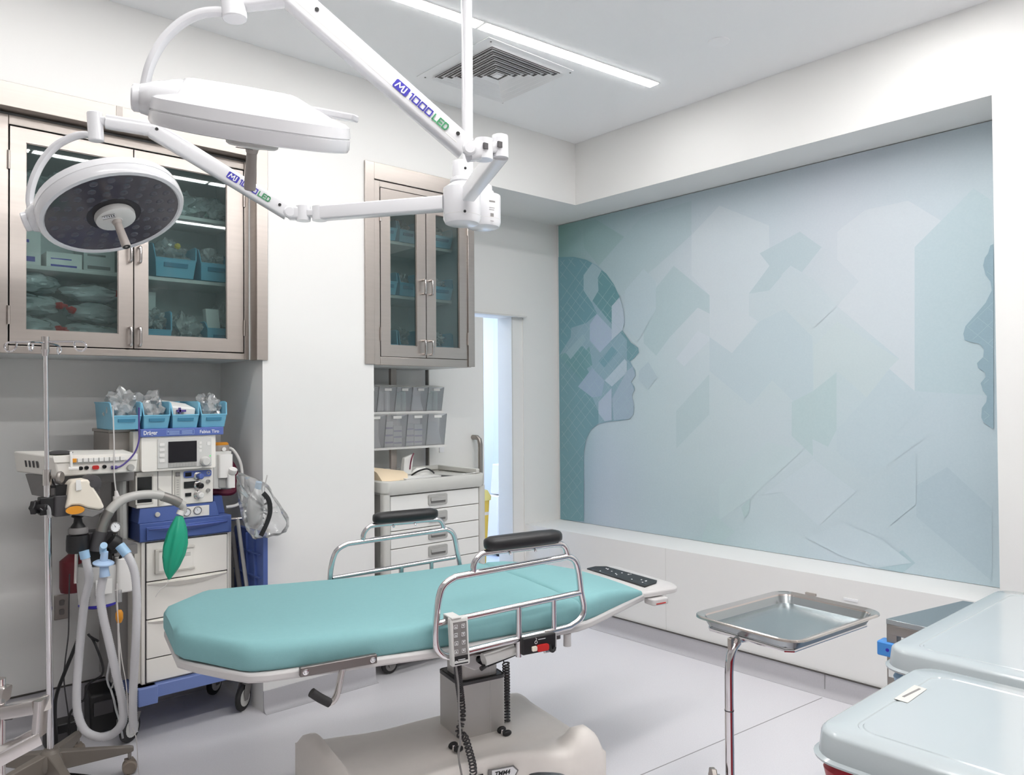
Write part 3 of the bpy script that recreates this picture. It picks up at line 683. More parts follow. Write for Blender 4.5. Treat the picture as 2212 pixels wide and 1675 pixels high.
# ------------------------------------------------------------------ right wall cabinet
c2 = thing('wall_cabinet', 'narrow stainless steel wall cabinet with two slim glass doors beside the doorway', 'cabinet', (2.53, 3.85, 1.69))
Y2 = 3.597
build(MB().box(2.149, 2.206, 3.588, 3.599, 1.693, 2.782).box(2.206, 2.846, 3.588, 3.599, 2.692, 2.782).box(2.846, 2.893, 3.588, 3.599, 1.693, 2.782), 'flange', 'stainless', c2, bev=0.0015)
build(MB().box(2.206, 2.245, Y2, Y2+0.03, 1.69, 2.69).box(2.845, 2.873, Y2, Y2+0.03, 1.69, 2.69).box(2.245, 2.845, Y2, Y2+0.03, 1.69, 1.734).box(2.245, 2.845, Y2, Y2+0.03, 2.656, 2.69), 'face_frame', 'stainless', c2, bev=0.002)
build(MB().box(2.207, 2.222, Y2+0.03, 4.12, 1.69, 2.774).box(2.872, 2.890, 3.60, 4.12, 1.693, 2.774).box(2.222, 2.872, Y2+0.03, 4.12, 1.69, 1.712).box(2.222, 2.872, Y2+0.03, 4.12, 2.68, 2.774).box(2.222, 2.872, 4.10, 4.12, 1.712, 2.68), 'carcass', 'cabinet_inside', c2)
build(MB().box(2.243, 2.847, Y2+0.024, Y2+0.029, 1.730, 1.738).box(2.243, 2.847, Y2+0.024, Y2+0.029, 2.65, 2.66).box(2.243, 2.251, Y2+0.024, Y2+0.029, 1.73, 2.66).box(2.840, 2.848, Y2+0.024, Y2+0.029, 1.73, 2.66).box(2.541, 2.555, Y2+0.024, Y2+0.029, 1.73, 2.66), 'door_stop', 'gap', c2)
hs = ((1.752, 1.835), (2.093, 2.177))
cab_door(c2, 2.249, 2.5455, 1.737, 2.653, 2.311, 2.485, 1.80, 2.56, Y2, 2.247, [(2.522, a, b) for a, b in hs])
cab_door(c2, 2.5505, 2.843, 1.737, 2.653, 2.617, 2.787, 1.80, 2.56, Y2, 2.846, [(2.572, a, b) for a, b in hs])
for z in (2.105, 2.418):
    build(MB().box(2.224, 2.60, 3.78, 4.10, z-0.018, z), 'shelf', 'light_grey', c2, bev=0.002)
    build(MB().box(2.605, 2.870, 3.78, 4.10, z-0.018, z), 'shelf', 'light_grey', c2, bev=0.002)
names = {0: 'bottom', 1: 'middle', 2: 'top'}
for lv, z in enumerate((1.712, 2.105, 2.418)):
    for k, (a, b) in enumerate(((2.335, 2.465), (2.475, 2.598), (2.70, 2.865))):
        pos = ('left', 'centre', 'right')[k]
        hopper_bin(a, b, 3.76, 0.22, z, (0.19, 0.13, 0.12)[lv], 'blue bin on the %s shelf of the narrow cabinet, %s one' % (names[lv], pos), 'blue bins in the narrow wall cabinet')
        clear_bag(((a+b)/2, 3.86, z+(0.155 if lv == 0 else 0.085)), ((b-a)*0.4, 0.07, 0.055), 60+lv*3+k, 'clear packs heaped in the %s bin on the narrow cabinet %s shelf' % (pos, names[lv]), 'bags in the narrow cabinet bins', 'clear_bag', 0.5, 'soft_pack')

# ------------------------------------------------------------------ supply cart in the recess
ct = thing('supply_cart', 'pale grey plastic supply cart with white drawers in the recess', 'cart', (2.60, 3.82, 0.0))
X0, X1, YF, YBk = 2.235, 2.945, 3.545, 4.02
top = MB(); o = rrect(X1-X0, YBk-YF, 0.05, 5, (X0+X1)/2, (YF+YBk)/2)
def ring(k, z): return [(((X0+X1)/2)+(a-(X0+X1)/2)*k, ((YF+YBk)/2)+(b-(YF+YBk)/2)*k, z) for a, b in o]
top.loft([ring(0.965, 0.985), ring(1.0, 1.0), ring(1.0, 1.055), ring(0.985, 1.062), ring(0.955, 1.062), ring(0.945, 1.05)])
build(top, 'worktop', 'cart_grey', ct)
build(MB().box(X1-0.035, X1-0.008, YF+0.06, YBk-0.005, 1.058, 1.085).box(X0+0.01, X1-0.03, YBk-0.03, YBk-0.005, 1.058, 1.085), 'rim', 'cart_grey', ct, bev=0.004)
build(MB().box(X0+0.03, X0+0.055, YF+0.03, YBk-0.02, 0.16, 0.99).box(X1-0.055, X1-0.03, YF+0.03, YBk-0.02, 0.16, 0.99).box(X0+0.055, X1-0.055, YBk-0.04, YBk-0.02, 0.16, 0.99).box(X0+0.055, X1-0.055, YF+0.04, YBk-0.04, 0.14, 0.16), 'body', 'cart_grey', ct)
for xx in (X0+0.025, X1-0.025):
    build(MB().rbox(xx-0.022, xx+0.022, YF+0.012, YF+0.06, 0.14, 0.99, 0.012), 'corner_post', 'cart_grey', ct)
zs = [0.978, 0.882, 0.786, 0.690, 0.594, 0.40, 0.17]
for k in range(6):
    za, zb = zs[k+1]+0.004, zs[k]
    dw = build(MB().box(X0+0.05, X1-0.05, YF+0.02, YF+0.045, za, zb), 'drawer', 'cart_drawer', ct, bev=0.003)
    xm = X0 + 0.36; zm = (za+zb)/2 + 0.005
    build(MB().rbox(xm-0.065, xm+0.065, YF+0.012, YF+0.021, zm-0.03, zm+0.03, 0.01, 'y'), 'handle_plate', 'handle_grey', dw)
    build(MB().rbox(xm-0.05, xm+0.05, YF+0.0112, YF+0.014, zm-0.02, zm+0.012, 0.005, 'y'), 'handle_recess', 'handle_dark', dw)
    build(MB().rbox(xm-0.052, xm+0.052, YF+0.004, YF+0.014, zm-0.006, zm+0.014, 0.004, 'y'), 'handle_lip', 'handle_grey', dw)
def caster(root, x, y, r, z=0.0, w=0.024, fork='mid_grey', hub='light_grey', nm='caster', turn=(1, 0)):
    d = Vector((turn[0], turn[1], 0)).normalized(); ax = Vector((-d.y, d.x, 0)); c = Vector((x, y, z+r))
    f = MB()
    for s in (-1, 1):
        p = c + ax*(w*0.5+0.006)*s
        f.prism([p + Vector((0,0,-0.012)) - d*0.012, p + Vector((0,0,-0.012)) + d*0.012, p + d*0.045 + Vector((0,0,r*0.9)), p - d*0.005 + Vector((0,0,r*1.15)), p - d*0.02+Vector((0,0,r*0.4))], ax*0.004*s)
    f.cyl(c + d*0.02 + Vector((0,0,r*0.95)), c + d*0.02 + Vector((0,0,r*1.45)), 0.018, n=12)
    ob = build(f, nm, fork, root)
    build(MB().lathe(c - ax*w*0.5, ax, [(r*0.3,0),(r*0.82,0),(r,w*0.25),(r,w*0.75),(r*0.82,w),(r*0.3,w)], 22), 'tyre', 'black_rubber', ob)
    build(MB().lathe(c - ax*(w*0.5+0.002), ax, [(0.001,0),(r*0.66,0),(r*0.66,w+0.004),(0.001,w+0.004)], 18), 'hub', hub, ob)
    return ob
build(MB().rbox(X0+0.03, X1-0.03, YF+0.03, YBk-0.03, 0.11, 0.145, 0.03), 'base_plate', 'mid_grey', ct)
for xx, yy in ((X0+0.09, YF+0.1), (X1-0.09, YF+0.1), (X0+0.09, YBk-0.09), (X1-0.09, YBk-0.09)): caster(ct, xx, yy, 0.05, hub='mid_grey')
post = MB().box(2.56, 2.60, 3.985, 4.01, 1.06, 1.72).box(2.30, 2.34, 3.985, 4.01, 1.06, 1.72)
build(post, 'back_post', 'taupe', ct, bev=0.002)

def tilt_bins(xs, z0, z1, y, label, fills, name_top):
    r = thing('tilt_bin_rack', label, 'bin rack', ((xs[0]+xs[-1])/2, y+0.04, z0), 'tilt bin racks over the cart')
    build(MB().box(xs[0]-0.004, xs[-1]+0.004, y+0.085, y+0.092, z0, z1).box(xs[0]-0.004, xs[-1]+0.004, y+0.02, y+0.092, z0-0.008, z0).box(xs[0]-0.004, xs[-1]+0.004, y+0.03, y+0.092, z1, z1+0.006), 'housing', 'white_plastic', r)
    build(MB().box(xs[0]-0.004, xs[-1]+0.004, y-0.004, y+0.02, z0-0.012, z0-0.002), 'front_strip', 'white_plastic', r)
    for i in range(len(xs)-1):
        a, b = xs[i]+0.002, xs[i+1]-0.002; h = z1-z0
        b_ = build(MB().hexa([(a,y+0.02,z0),(b,y+0.02,z0),(b,y+0.024,z0),(a,y+0.024,z0),(a,y-0.01,z1-0.004),(b,y-0.01,z1-0.004),(b,y-0.006,z1-0.004),(a,y-0.006,z1-0.004)])
            .prism([(a,y+0.024,z0),(a,y+0.08,z0),(a,y+0.07,z1-0.03),(a,y-0.006,z1-0.006)], (0.003,0,0)).prism([(b-0.003,y+0.024,z0),(b-0.003,y+0.08,z0),(b-0.003,y+0.07,z1-0.03),(b-0.003,y-0.006,z1-0.006)], (0.003,0,0)), 'tilt_bin', 'tilt_clear', r)
        w = b-a
        build(MB().box(a+w*0.3, b-w*0.3, y-0.0125, y-0.0105, z1-0.03, z1-0.014), 'name_tag', 'paper', b_)
        build(MB().tube([(a,y-0.008,z1-0.005),(b,y-0.008,z1-0.005)], 0.0025, 6), 'bin_lip', 'light_grey', b_)
    return r
rx1 = [round(v, 3) for v in [2.322,2.437,2.561,2.676,2.793,2.914]]
rx2 = [round(v, 3) for v in [2.343,2.487,2.638,2.788,2.934]]
za1, zb1 = 1.429, 1.584
za2, zb2 = 1.216, 1.418
tilt_bins(rx1, za1, zb1, 3.93, 'upper row of five clear tilt bins over the cart', None, '')
tilt_bins(rx2, za2, zb2, 3.93, 'lower row of four larger clear tilt bins over the cart', None, '')
random.seed(5)
def packs(xs, z0, z1, kinds, lab):
    for i, kd in enumerate(kinds):
        a, b = xs[i]+0.012, xs[i+1]-0.012; w = b-a
        n = 2 if kd in ('tube', 'carton') else 1
        for j in range(n):
            p0 = a + w*j/n + 0.002; p1 = a + w*(j+1)/n - 0.002; h = (z1-z0)*random.uniform(0.62, 0.78)
            if kd == 'tube':
                mb = MB().cyl(((p0+p1)/2, 3.975, z0+0.003), ((p0+p1)/2, 3.972, z0+h), (p1-p0)*0.4, (p1-p0)*0.36, 10).box(p0, p1, 3.985, 3.99, z0+0.002, z0+h*1.05)
                mt = 'pouch_green' if i % 2 == 0 else 'soft_pack'
            elif kd == 'carton': mb = MB().box(p0, p1, 3.965, 4.0, z0+0.003, z0+h); mt = 'carton'
            else: mb = MB().hexa([(p0,3.96,z0+0.003),(p1,3.96,z0+0.003),(p1,4.0,z0+0.003),(p0,4.0,z0+0.003),(p0+w*0.1,3.955,z0+h),(p1-w*0.35,3.955,z0+h),(p1-w*0.35,3.985,z0+h),(p0+w*0.1,3.985,z0+h)]); mt = 'soft_pack'
            pr = thing('supply_pack', '%s, %s bin from the pier%s' % (lab, ('first', 'second', 'third', 'fourth', 'fifth')[i], (', left pack' if j == 0 else ', right pack') if n == 2 else ''), 'supply pack', ((p0+p1)/2, 3.98, z0), 'packs in the tilt bins')
            build(mb, 'pack', mt, pr, bev=0.001)
            if kd == 'carton':
                for q in range(3): build(MB().box(p0+0.002, p1-0.002, 3.9642, 3.965, z0+h*(0.15+0.28*q), z0+h*(0.22+0.28*q)), 'print_band', 'purple', pr)
packs(rx1, za1, zb1, ['tube', 'tube', 'tube', 'soft', 'tube'], 'small sterile pack in the upper clear bin row')
packs(rx2, za2, zb2, ['soft', 'carton', 'carton', 'soft'], 'sterile pack in the lower clear bin row')
# things on the cart top
z = 1.051
fo = MB(); fo.prism([(2.268,3.60,z),(2.43,3.575,z),(2.50,3.74,z),(2.40,3.80,z),(2.275,3.80,z)], (0,0,0.006)); fo.hexa([(2.268,3.62,z+0.006),(2.42,3.60,z+0.006),(2.46,3.72,z+0.006),(2.275,3.78,z+0.006),(2.27,3.68,z+0.05),(2.44,3.63,z+0.035),(2.47,3.72,z+0.045),(2.28,3.79,z+0.075)])
tag(build(fo, 'manila_folder', 'manila', bev=0.001), 'beige manila folders piled on the left of the cart top', 'folder')
cbd = thing('clipboard', 'black clipboard lying along the front of the cart top', 'clipboard', (2.55, 3.60, z))
build(MB().hexa([(2.37,3.553,z),(2.74,3.60,z),(2.72,3.70,z),(2.36,3.66,z),(2.37,3.553,z+0.006),(2.74,3.60,z+0.006),(2.72,3.70,z+0.006),(2.36,3.66,z+0.006)]), 'board', 'black_plastic', cbd, bev=0.001)
build(MB().hexa([(2.40,3.585,z+0.006),(2.66,3.615,z+0.006),(2.65,3.70,z+0.006),(2.39,3.67,z+0.006),(2.40,3.585,z+0.012),(2.66,3.615,z+0.012),(2.65,3.70,z+0.012),(2.39,3.67,z+0.02)]), 'papers', 'paper', cbd)
ms = thing('face_mask', 'white face shield with dark strap behind the clipboard', 'face shield', (2.63, 3.78, z))
build(MB().loft([[(2.63+0.07*math.cos(a)*k, 3.78-0.045*math.sin(a)*k, zz) for a in [math.pi*i/10 for i in range(11)]] for k, zz in ((1.0, z+0.001), (0.85, z+0.03), (0.4, z+0.05))], cap=False, closed=False), 'visor', 'paper', ms)
build(MB().tube([(2.56,3.77,z+0.01),(2.58,3.73,z+0.035),(2.63,3.72,z+0.045),(2.68,3.74,z+0.03),(2.72,3.77,z+0.012)], 0.005, 8, k=4), 'strap', 'black_plastic', ms)
tow = thing('tissue_pack', 'small white pack standing at the back of the cart top', 'pack', (2.625, 3.92, z))
build(MB().hexa([(2.59,3.90,z),(2.65,3.90,z),(2.65,3.94,z),(2.59,3.94,z),(2.60,3.90,z+0.10),(2.665,3.90,z+0.12),(2.665,3.93,z+0.12),(2.60,3.93,z+0.10)]), 'pack', 'paper', tow, bev=0.004)
build(MB().tube([(2.635,3.898,z+0.03),(2.64,3.896,z+0.07),(2.65,3.895,z+0.105),(2.665,3.9,z+0.125)], 0.004, 6, k=4), 'cord', 'burgundy', tow)
nt_ = thing('paper_label', 'white printed label lying on the right of the cart top', 'label', (2.86, 3.60, z+0.011))
build(MB().prism([(2.79,3.575,1.0625),(2.90,3.585,1.0625),(2.91,3.62,1.0625),(2.80,3.615,1.0625)], (0,0,0.001)), 'sheet', 'paper', nt_)
build(MB().prism([(2.82,3.590,1.0636),(2.88,3.596,1.0636),(2.88,3.602,1.0636),(2.82,3.596,1.0636)], (0,0,0.0004)), 'print_line', 'print_black', nt_)
sh = thing('sharps_bin', 'yellow sharps bin with pale lid beside the cart', 'sharps bin', (3.17, 3.97, 0.0))
build(MB().loft([[(3.17+a*k, 3.97+b*k, zz) for a, b in rrect(0.19, 0.15, 0.02, 3)] for k, zz in ((0.78, 0.42), (1.0, 0.84))]), 'bin', 'yellow', sh)
build(MB().loft([[(3.17+a*k, 3.97+b*k, zz) for a, b in rrect(0.19, 0.15, 0.02, 3)] for k, zz in ((1.08, 0.84), (1.1, 0.865), (0.9, 0.905), (0.7, 0.91))]), 'lid', 'yellow_pale', sh)
build(MB().loft([[(3.17+a*k, 3.97+b*k, zz) for a, b in rrect(0.19, 0.15, 0.02, 3)] for k, zz in ((0.955, 0.745), (0.97, 0.765))]), 'white_band', 'print_white', sh)
build(MB().cyl((3.17,3.97,0.03),(3.17,3.97,0.42),0.014).lathe((3.17,3.97,0.0),(0,0,1),[(0.001,0),(0.11,0),(0.11,0.012),(0.03,0.03),(0.001,0.03)],20), 'stand', 'chrome_soft', sh)
# machine glimpsed in the room beyond
am = thing('medical_machine', 'white medical machine glimpsed through the open doorway', 'machine', (4.75, 5.6, 0.0))
p = [(4.779,5.6,0.874),(4.916,5.6,0.4)]
bx0 = p[0][0]; bz1 = p[0][2]; bz0 = p[1][2]
build(MB().box(bx0, bx0+0.45, 5.6, 5.78, 0.10, bz0+0.18), 'lower_cabinet', 'white_plastic', am, bev=0.01)
build(MB().hexa([(bx0+0.03,5.56,bz0+0.19),(bx0+0.42,5.56,bz0+0.19),(bx0+0.42,5.75,bz0+0.19),(bx0+0.03,5.75,bz0+0.19),(bx0+0.06,5.64,bz1),(bx0+0.42,5.64,bz1),(bx0+0.42,5.75,bz1),(bx0+0.06,5.75,bz1)]), 'control_head', 'white_enamel', am, bev=0.01)
build(MB().box(bx0+0.12, bx0+0.3, 5.575, 5.60, bz0+0.25, bz0+0.30).box(bx0+0.12, bx0+0.3, 5.59, 5.625, bz0+0.34, bz0+0.38), 'keypad', 'dark_grey', am)
build(MB().box(bx0+0.04, bx0+0.08, 5.595, 5.6, bz0+0.02, bz0+0.06), 'vent_plate', 'mid_grey', am)
for xx in (bx0+0.05, bx0+0.4):
    for yy in (5.64, 5.74): caster(am, xx, yy, 0.05)

# ------------------------------------------------------------------ anaesthesia machine
an = thing('anaesthesia_machine', 'anaesthesia workstation with blue trim, black screen and white drawers', 'anaesthesia machine', (1.25, 3.85, 0.0))
FY = 3.66
b_ = build(MB().rbox(1.03, 1.54, FY-0.02, 4.06, 0.185, 0.243, 0.02).box(1.03, 1.112, FY-0.035, FY+0.06, 0.165, 0.243), 'base', 'base_blue', an, bev=0.004)
for x, y in ((1.015, 3.70), (1.525, 3.70), (1.06, 4.0), (1.50, 4.0)): caster(an, x, y, 0.062, hub='light_grey', turn=(0.8, 0.6))
build(MB().box(1.055, 1.448, FY+0.012, 4.06, 0.243, 0.875), 'lower_cabinet', 'machine_white', an, bev=0.004)
for xa, xb in ((1.028, 1.055), (1.448, 1.462)): build(MB().box(xa, xb, FY+0.02, 4.04, 0.25, 0.875), 'side_panel', 'machine_grey', an, bev=0.003)
def bowed_lip(x0, x1, z, dz, yy, m, par):
    n = 12; A = []; B = []
    for i in range(n+1):
        t = i/n; s = math.sin(math.pi*t)
        A.append((x0+(x1-x0)*t, yy-0.004-0.030*s, z)); B.append((x0+(x1-x0)*t, yy-0.002, z-0.006-dz*s))
    top = [(x0+(x1-x0)*i/n, yy, z+0.001) for i in range(n+1)]
    mb = MB().loft([top, A, B], cap=False, closed=False)
    return build(mb, 'handle_lip', m, par, angle=60)
for k, (z0, z1) in enumerate(((0.700, 0.868), (0.532, 0.695), (0.358, 0.527), (0.252, 0.353))):
    dw = build(MB().box(1.074, 1.434, FY, FY+0.02, z0, z1), 'drawer', 'machine_white', an, bev=0.002)
    build(MB().box(1.070, 1.438, FY+0.008, FY+0.013, z0-0.004, z1+0.004), 'shadow_gap', 'dark_grey', an)
    if k in (1, 2): bowed_lip(1.078, 1.43, z1-0.006, 0.022, FY, 'machine_white', dw)
    if k == 0:
        build(MB().box(1.110, 1.272, FY-0.006, FY, 0.735, 0.832), 'label_plate', 'machine_white', dw, bev=0.002)
        build(MB().box(1.106, 1.122, FY-0.014, FY, 0.730, 0.838).box(1.106, 1.28, FY-0.012, FY, 0.828, 0.838).box(1.106, 1.28, FY-0.012, FY, 0.730, 0.740), 'label_frame', 'machine_grey', dw, bev=0.002)
        for q in range(3): build(MB().box(1.225, 1.262, FY-0.0068, FY-0.006, 0.805-q*0.006, 0.8065-q*0.006), 'print_line', 'mid_grey', dw)
# blue block with bow-fronted drawer
build(MB().box(1.045, 1.456, FY+0.004, 4.05, 0.876, 0.958), 'lower_block', 'machine_blue', an, bev=0.003)
bd = build(MB().box(1.072, 1.440, FY-0.006, FY+0.006, 0.882, 0.940), 'blue_drawer', 'machine_blue', an, bev=0.002)
bowed_lip(1.080, 1.432, 0.932, 0.014, FY-0.006, 'panel_blue', bd)
build(MB().hexa([(1.040,FY+0.01,0.958),(1.40,FY+0.01,0.958),(1.40,4.02,0.958),(1.040,4.02,0.958),(1.050,FY+0.016,1.025),(1.385,FY+0.016,1.025),(1.385,4.0,1.025),(1.050,4.0,1.025)]), 'upper_block', 'machine_blue', an, bev=0.003)
build(MB().hexa([(1.40,3.74,0.958),(1.455,3.74,0.958),(1.455,4.0,0.958),(1.40,4.0,0.958),(1.40,3.74,1.045),(1.44,3.74,1.045),(1.44,4.0,1.045),(1.40,4.0,1.045)]), 'side_block', 'machine_blue', an, bev=0.003)
gp = build(MB().box(1.226, 1.352, FY+0.006, FY+0.012, 0.966, 1.014), 'gauge_panel', 'machine_white', an, bev=0.001)
def dial(c, r, par, nm='gauge', ax=(0,-1,0)):
    a = Vector(ax).normalized(); o = Vector(c)
    g = build(MB().lathe(o, a, [(r*0.9,0.001),(r*0.9,0.004),(r,0.004),(r*1.02,0),(r*1.12,0),(r*1.12,0.007),(r*1.02,0.008),(r*0.98,0.002)], 24), nm, 'mid_grey', par)
    build(MB().lathe(o, a, [(0.0005,0.0045),(r*0.97,0.0045),(r*0.97,0.005),(0.0005,0.005)], 24), 'dial_face', 'print_white', g)
    s, u = MB().frame(a)
    nd = MB()
    e = o + a*0.0055
    nd.prism([e - s*0.0012, e + s*0.0012, e + (u*0.7+s*0.35)*r*0.8], a*0.0006)
    for i in range(9):
        t = math.radians(-130+32.5*i); d = u*math.cos(t)+s*math.sin(t); n = d.cross(a)
        nd.prism([e+d*r*0.72-n*r*0.02, e+d*r*0.9-n*r*0.02, e+d*r*0.9+n*r*0.02, e+d*r*0.72+n*r*0.02], a*0.0004)
    build(nd, 'needle_and_scale', 'print_black', g)
    return g
dial((1.248, FY+0.006, 0.991), 0.0165, an); dial((1.297, FY+0.006, 0.994), 0.0165, an)
build(MB().lathe((1.122, FY+0.012, 0.992), (0,-1,0), [(0.001,0.008),(0.009,0.008),(0.011,0.006),(0.011,0)], 18), 'button', 'machine_grey', an)
# flow unit
build(MB().box(1.034, 1.372, FY+0.012, 4.0, 1.026, 1.187), 'flow_unit', 'machine_white', an, bev=0.003)
build(MB().box(1.036, 1.099, FY+0.008, FY+0.013, 1.050, 1.166), 'absorber_window', 'dark_window', an, bev=0.004)
build(MB().box(1.030, 1.104, FY+0.009, FY+0.0125, 1.044, 1.172), 'window_frame', 'machine_grey', an)
for xx in (1.124, 1.186): build(MB().box(xx-0.001, xx+0.001, FY+0.0105, FY+0.0125, 1.03, 1.186), 'panel_joint', 'dark_grey', an)
build(MB().prism([(1.128,FY+0.011,1.03),(1.150,FY+0.011,1.045),(1.152,FY+0.011,1.09),(1.128,FY+0.011,1.11)], (0,-0.004,0)), 'door_grip', 'machine_grey', an)
build(MB().box(1.196, 1.222, FY+0.006, FY+0.012, 1.04, 1.178), 'flow_tube', 'machine_grey', an, bev=0.002)
build(MB().box(1.199, 1.219, FY+0.002, FY+0.008, 1.158, 1.176), 'tube_window', 'mid_grey', an, bev=0.002)
for k in range(9): build(MB().box(1.204, 1.214, FY+0.005, FY+0.006, 1.052+k*0.011, 1.0535+k*0.011), 'scale_mark', 'mid_grey', an)
pb = build(MB().rbox(1.236, 1.362, FY+0.006, FY+0.012, 1.148, 1.178, 0.008, 'y'), 'oxygen_panel', 'panel_blue', an)
build(MB().box(1.242, 1.270, FY+0.004, FY+0.006, 1.154, 1.172), 'digit_window', 'screen', pb)
build(MB().box(1.238, 1.300, FY+0.006, FY+0.012, 1.100, 1.130), 'digit_window', 'dark_window', an, bev=0.001)
build(MB().box(1.243, 1.270, FY+0.006, FY+0.012, 1.062, 1.078), 'digit_window', 'dark_window', an, bev=0.001)
for zz, m in ((1.153, 'panel_blue'), (1.110, 'black_plastic'), (1.066, 'white_plastic')):
    k_ = build(MB().lathe((1.300, FY+0.012, zz), (0,-1,0), [(0.019,0),(0.019,0.006),(0.016,0.008)], 20), 'knob_ring', 'chrome_soft', an)
    build(MB().lathe((1.302, FY+0.004, zz), (0.15,-1,-0.05), [(0.012,0),(0.014,0.004),(0.013,0.026),(0.010,0.029),(0.001,0.029)], 16), 'knob', m, k_)
for zz in (1.165, 1.125, 1.083): build(MB().lathe((1.348, FY+0.012, zz), (0,-1,0), [(0.009,0.001),(0.009,0.008),(0.006,0.009),(0.005,0.004),(0.001,0.004)], 14), 'indicator', 'handle_grey', an)
# monitor head
mo = build(MB().rbox(1.046, 1.372, FY-0.02, 3.98, 1.190, 1.343, 0.008, 'y'), 'monitor', 'machine_white', an)
build(MB().box(1.112, 1.352, FY-0.024, FY-0.018, 1.200, 1.332), 'keypad_panel', 'light_grey', mo, bev=0.002)
build(MB().box(1.158, 1.283, FY-0.028, FY-0.022, 1.224, 1.319), 'screen', 'screen', mo, bev=0.001)
build(MB().box(1.158, 1.283, FY-0.0265, FY-0.0235, 1.203, 1.221), 'soft_keys', 'handle_grey', mo, bev=0.001)
for k in range(9): build(MB().box(1.166+k*0.0135, 1.1665+k*0.0135, FY-0.027, FY-0.0264, 1.204, 1.220), 'key_line', 'mid_grey', mo)
for k in range(4): build(MB().rbox(1.120, 1.142, FY-0.0265, FY-0.0235, 1.300-k*0.024, 1.314-k*0.024, 0.003, 'y'), 'key', 'white_plastic', mo)
for k in range(3): build(MB().rbox(1.294, 1.306, FY-0.0265, FY-0.0235, 1.303-k*0.018, 1.314-k*0.018, 0.002, 'y'), 'key', 'white_plastic', mo)
build(MB().rbox(1.330, 1.346, FY-0.0265, FY-0.0235, 1.296, 1.312, 0.003, 'y'), 'key', 'white_plastic', mo)
build(MB().lathe((1.320, FY-0.022, 1.222), (0,-1,0), [(0.022,0),(0.023,0.006),(0.020,0.022),(0.016,0.026),(0.001,0.026)], 22), 'dial_knob', 'light_grey', mo)
build(MB().lathe((1.345, FY-0.023, 1.246), (0,-1,0), [(0.0035,0),(0.0035,0.002),(0.0003,0.002)], 8), 'power_led', 'led_green', mo)
sh_ = build(MB().box(1.040, 1.406, FY-0.03, 4.02, 1.343, 1.379), 'top_shelf', 'panel_blue', an, bev=0.003)
build(on_front(text_mb('Dräger', 0.026, 0.058, 0.0005), (1.052, FY-0.0305, 1.353)), 'lettering', 'print_white', sh_)
build(on_front(text_mb('Fabius Tiro', 0.021, 0.088, 0.0002), (1.296, FY-0.0305, 1.353)), 'lettering', 'print_white', sh_)
tbl = MB()
for a, b, c, e in ((1.150,1.270,1.350,1.351),(1.150,1.270,1.371,1.372),(1.150,1.151,1.350,1.372),(1.269,1.270,1.350,1.372)): tbl.box(a, b, FY-0.031, FY-0.03, c, e)
for q in range(4):
    tbl.box(1.160, 1.205, FY-0.031, FY-0.03, 1.353+q*0.0042, 1.3544+q*0.0042); tbl.box(1.215, 1.262, FY-0.031, FY-0.03, 1.353+q*0.0042, 1.3544+q*0.0042)
tbl.prism([(1.153,FY-0.03,1.362),(1.159,FY-0.03,1.362),(1.156,FY-0.03,1.369)], (0,-0.001,0))
build(tbl, 'caution_table', 'pale_blue', sh_)
build(MB().box(0.935, 1.044, 3.72, 3.98, 1.20, 1.365).box(0.93, 1.046, 3.71, 3.99, 1.365, 1.379), 'steel_box', 'stainless_dull', an, bev=0.003)
build(MB().box(1.018, 1.046, FY+0.002, 3.75, 1.19, 1.37), 'side_cheek', 'machine_grey', an, bev=0.003)
build(MB().box(0.96, 1.03, 3.78, 3.98, 0.25, 1.20), 'rear_column', 'mid_grey', an)
hz = MB().tube([(0.985, 3.72, 1.19), (0.982, 3.70, 1.0), (0.985, 3.70, 0.82)], 0.02, 10, k=8); build(hz, 'ventilator_hose', 'handle_grey', an)
# vaporiser on the right
vp = build(MB().rbox(1.378, 1.47, 3.69, 3.80, 1.085, 1.26, 0.012), 'vaporiser', 'light_grey', an)
build(MB().rbox(1.400, 1.468, 3.67, 3.70, 1.135, 1.245, 0.01), 'front_block', 'white_plastic', vp)
build(MB().lathe((1.425, 3.745, 1.255), (0,0,1), [(0.048,0),(0.051,0.008),(0.049,0.032),(0.046,0.034),(0.001,0.034)], 24), 'dial', 'taupe', vp)
build(MB().lathe((1.425, 3.745, 1.285), (0,0,1), [(0.046,0),(0.047,0.010),(0.040,0.016),(0.001,0.016)], 24), 'dial_cap', 'orange', vp)
build(MB().lathe((1.430, 3.69, 1.27), (0,-1,0), [(0.010,0),(0.010,0.004),(0.006,0.005),(0.0005,0.005)], 14), 'dial_mark', 'white_plastic', vp)
build(MB().lathe((1.462, 3.67, 1.155), (0.1,-0.4,0.9), [(0.018,0),(0.02,0.006),(0.02,0.022),(0.015,0.026),(0.001,0.026)], 16), 'filler_cap', 'white_plastic', vp)
build(MB().rbox(1.440, 1.475, 3.66, 3.70, 1.085, 1.15, 0.008), 'filler_block', 'white_plastic', vp)
build(MB().box(1.405, 1.436, 3.684, 3.69, 1.09, 1.135), 'sight_glass', 'handle_grey', vp)
build(MB().tube([(1.462,3.78,1.27),(1.50,3.76,1.262),(1.53,3.74,1.20),(1.537,3.73,1.12),(1.535,3.73,1.04),(1.515,3.73,0.995),(1.46,3.74,0.985)], 0.0075, 10, k=6), 'white_hose', 'white_plastic', vp)
build(MB().tube([(1.468,3.82,1.235),(1.50,3.80,1.20),(1.522,3.79,1.15),(1.525,3.79,1.08),(1.50,3.79,1.05),(1.40,3.80,1.06)], 0.016, 10, k=6), 'burgundy_hose', 'burgundy', vp)
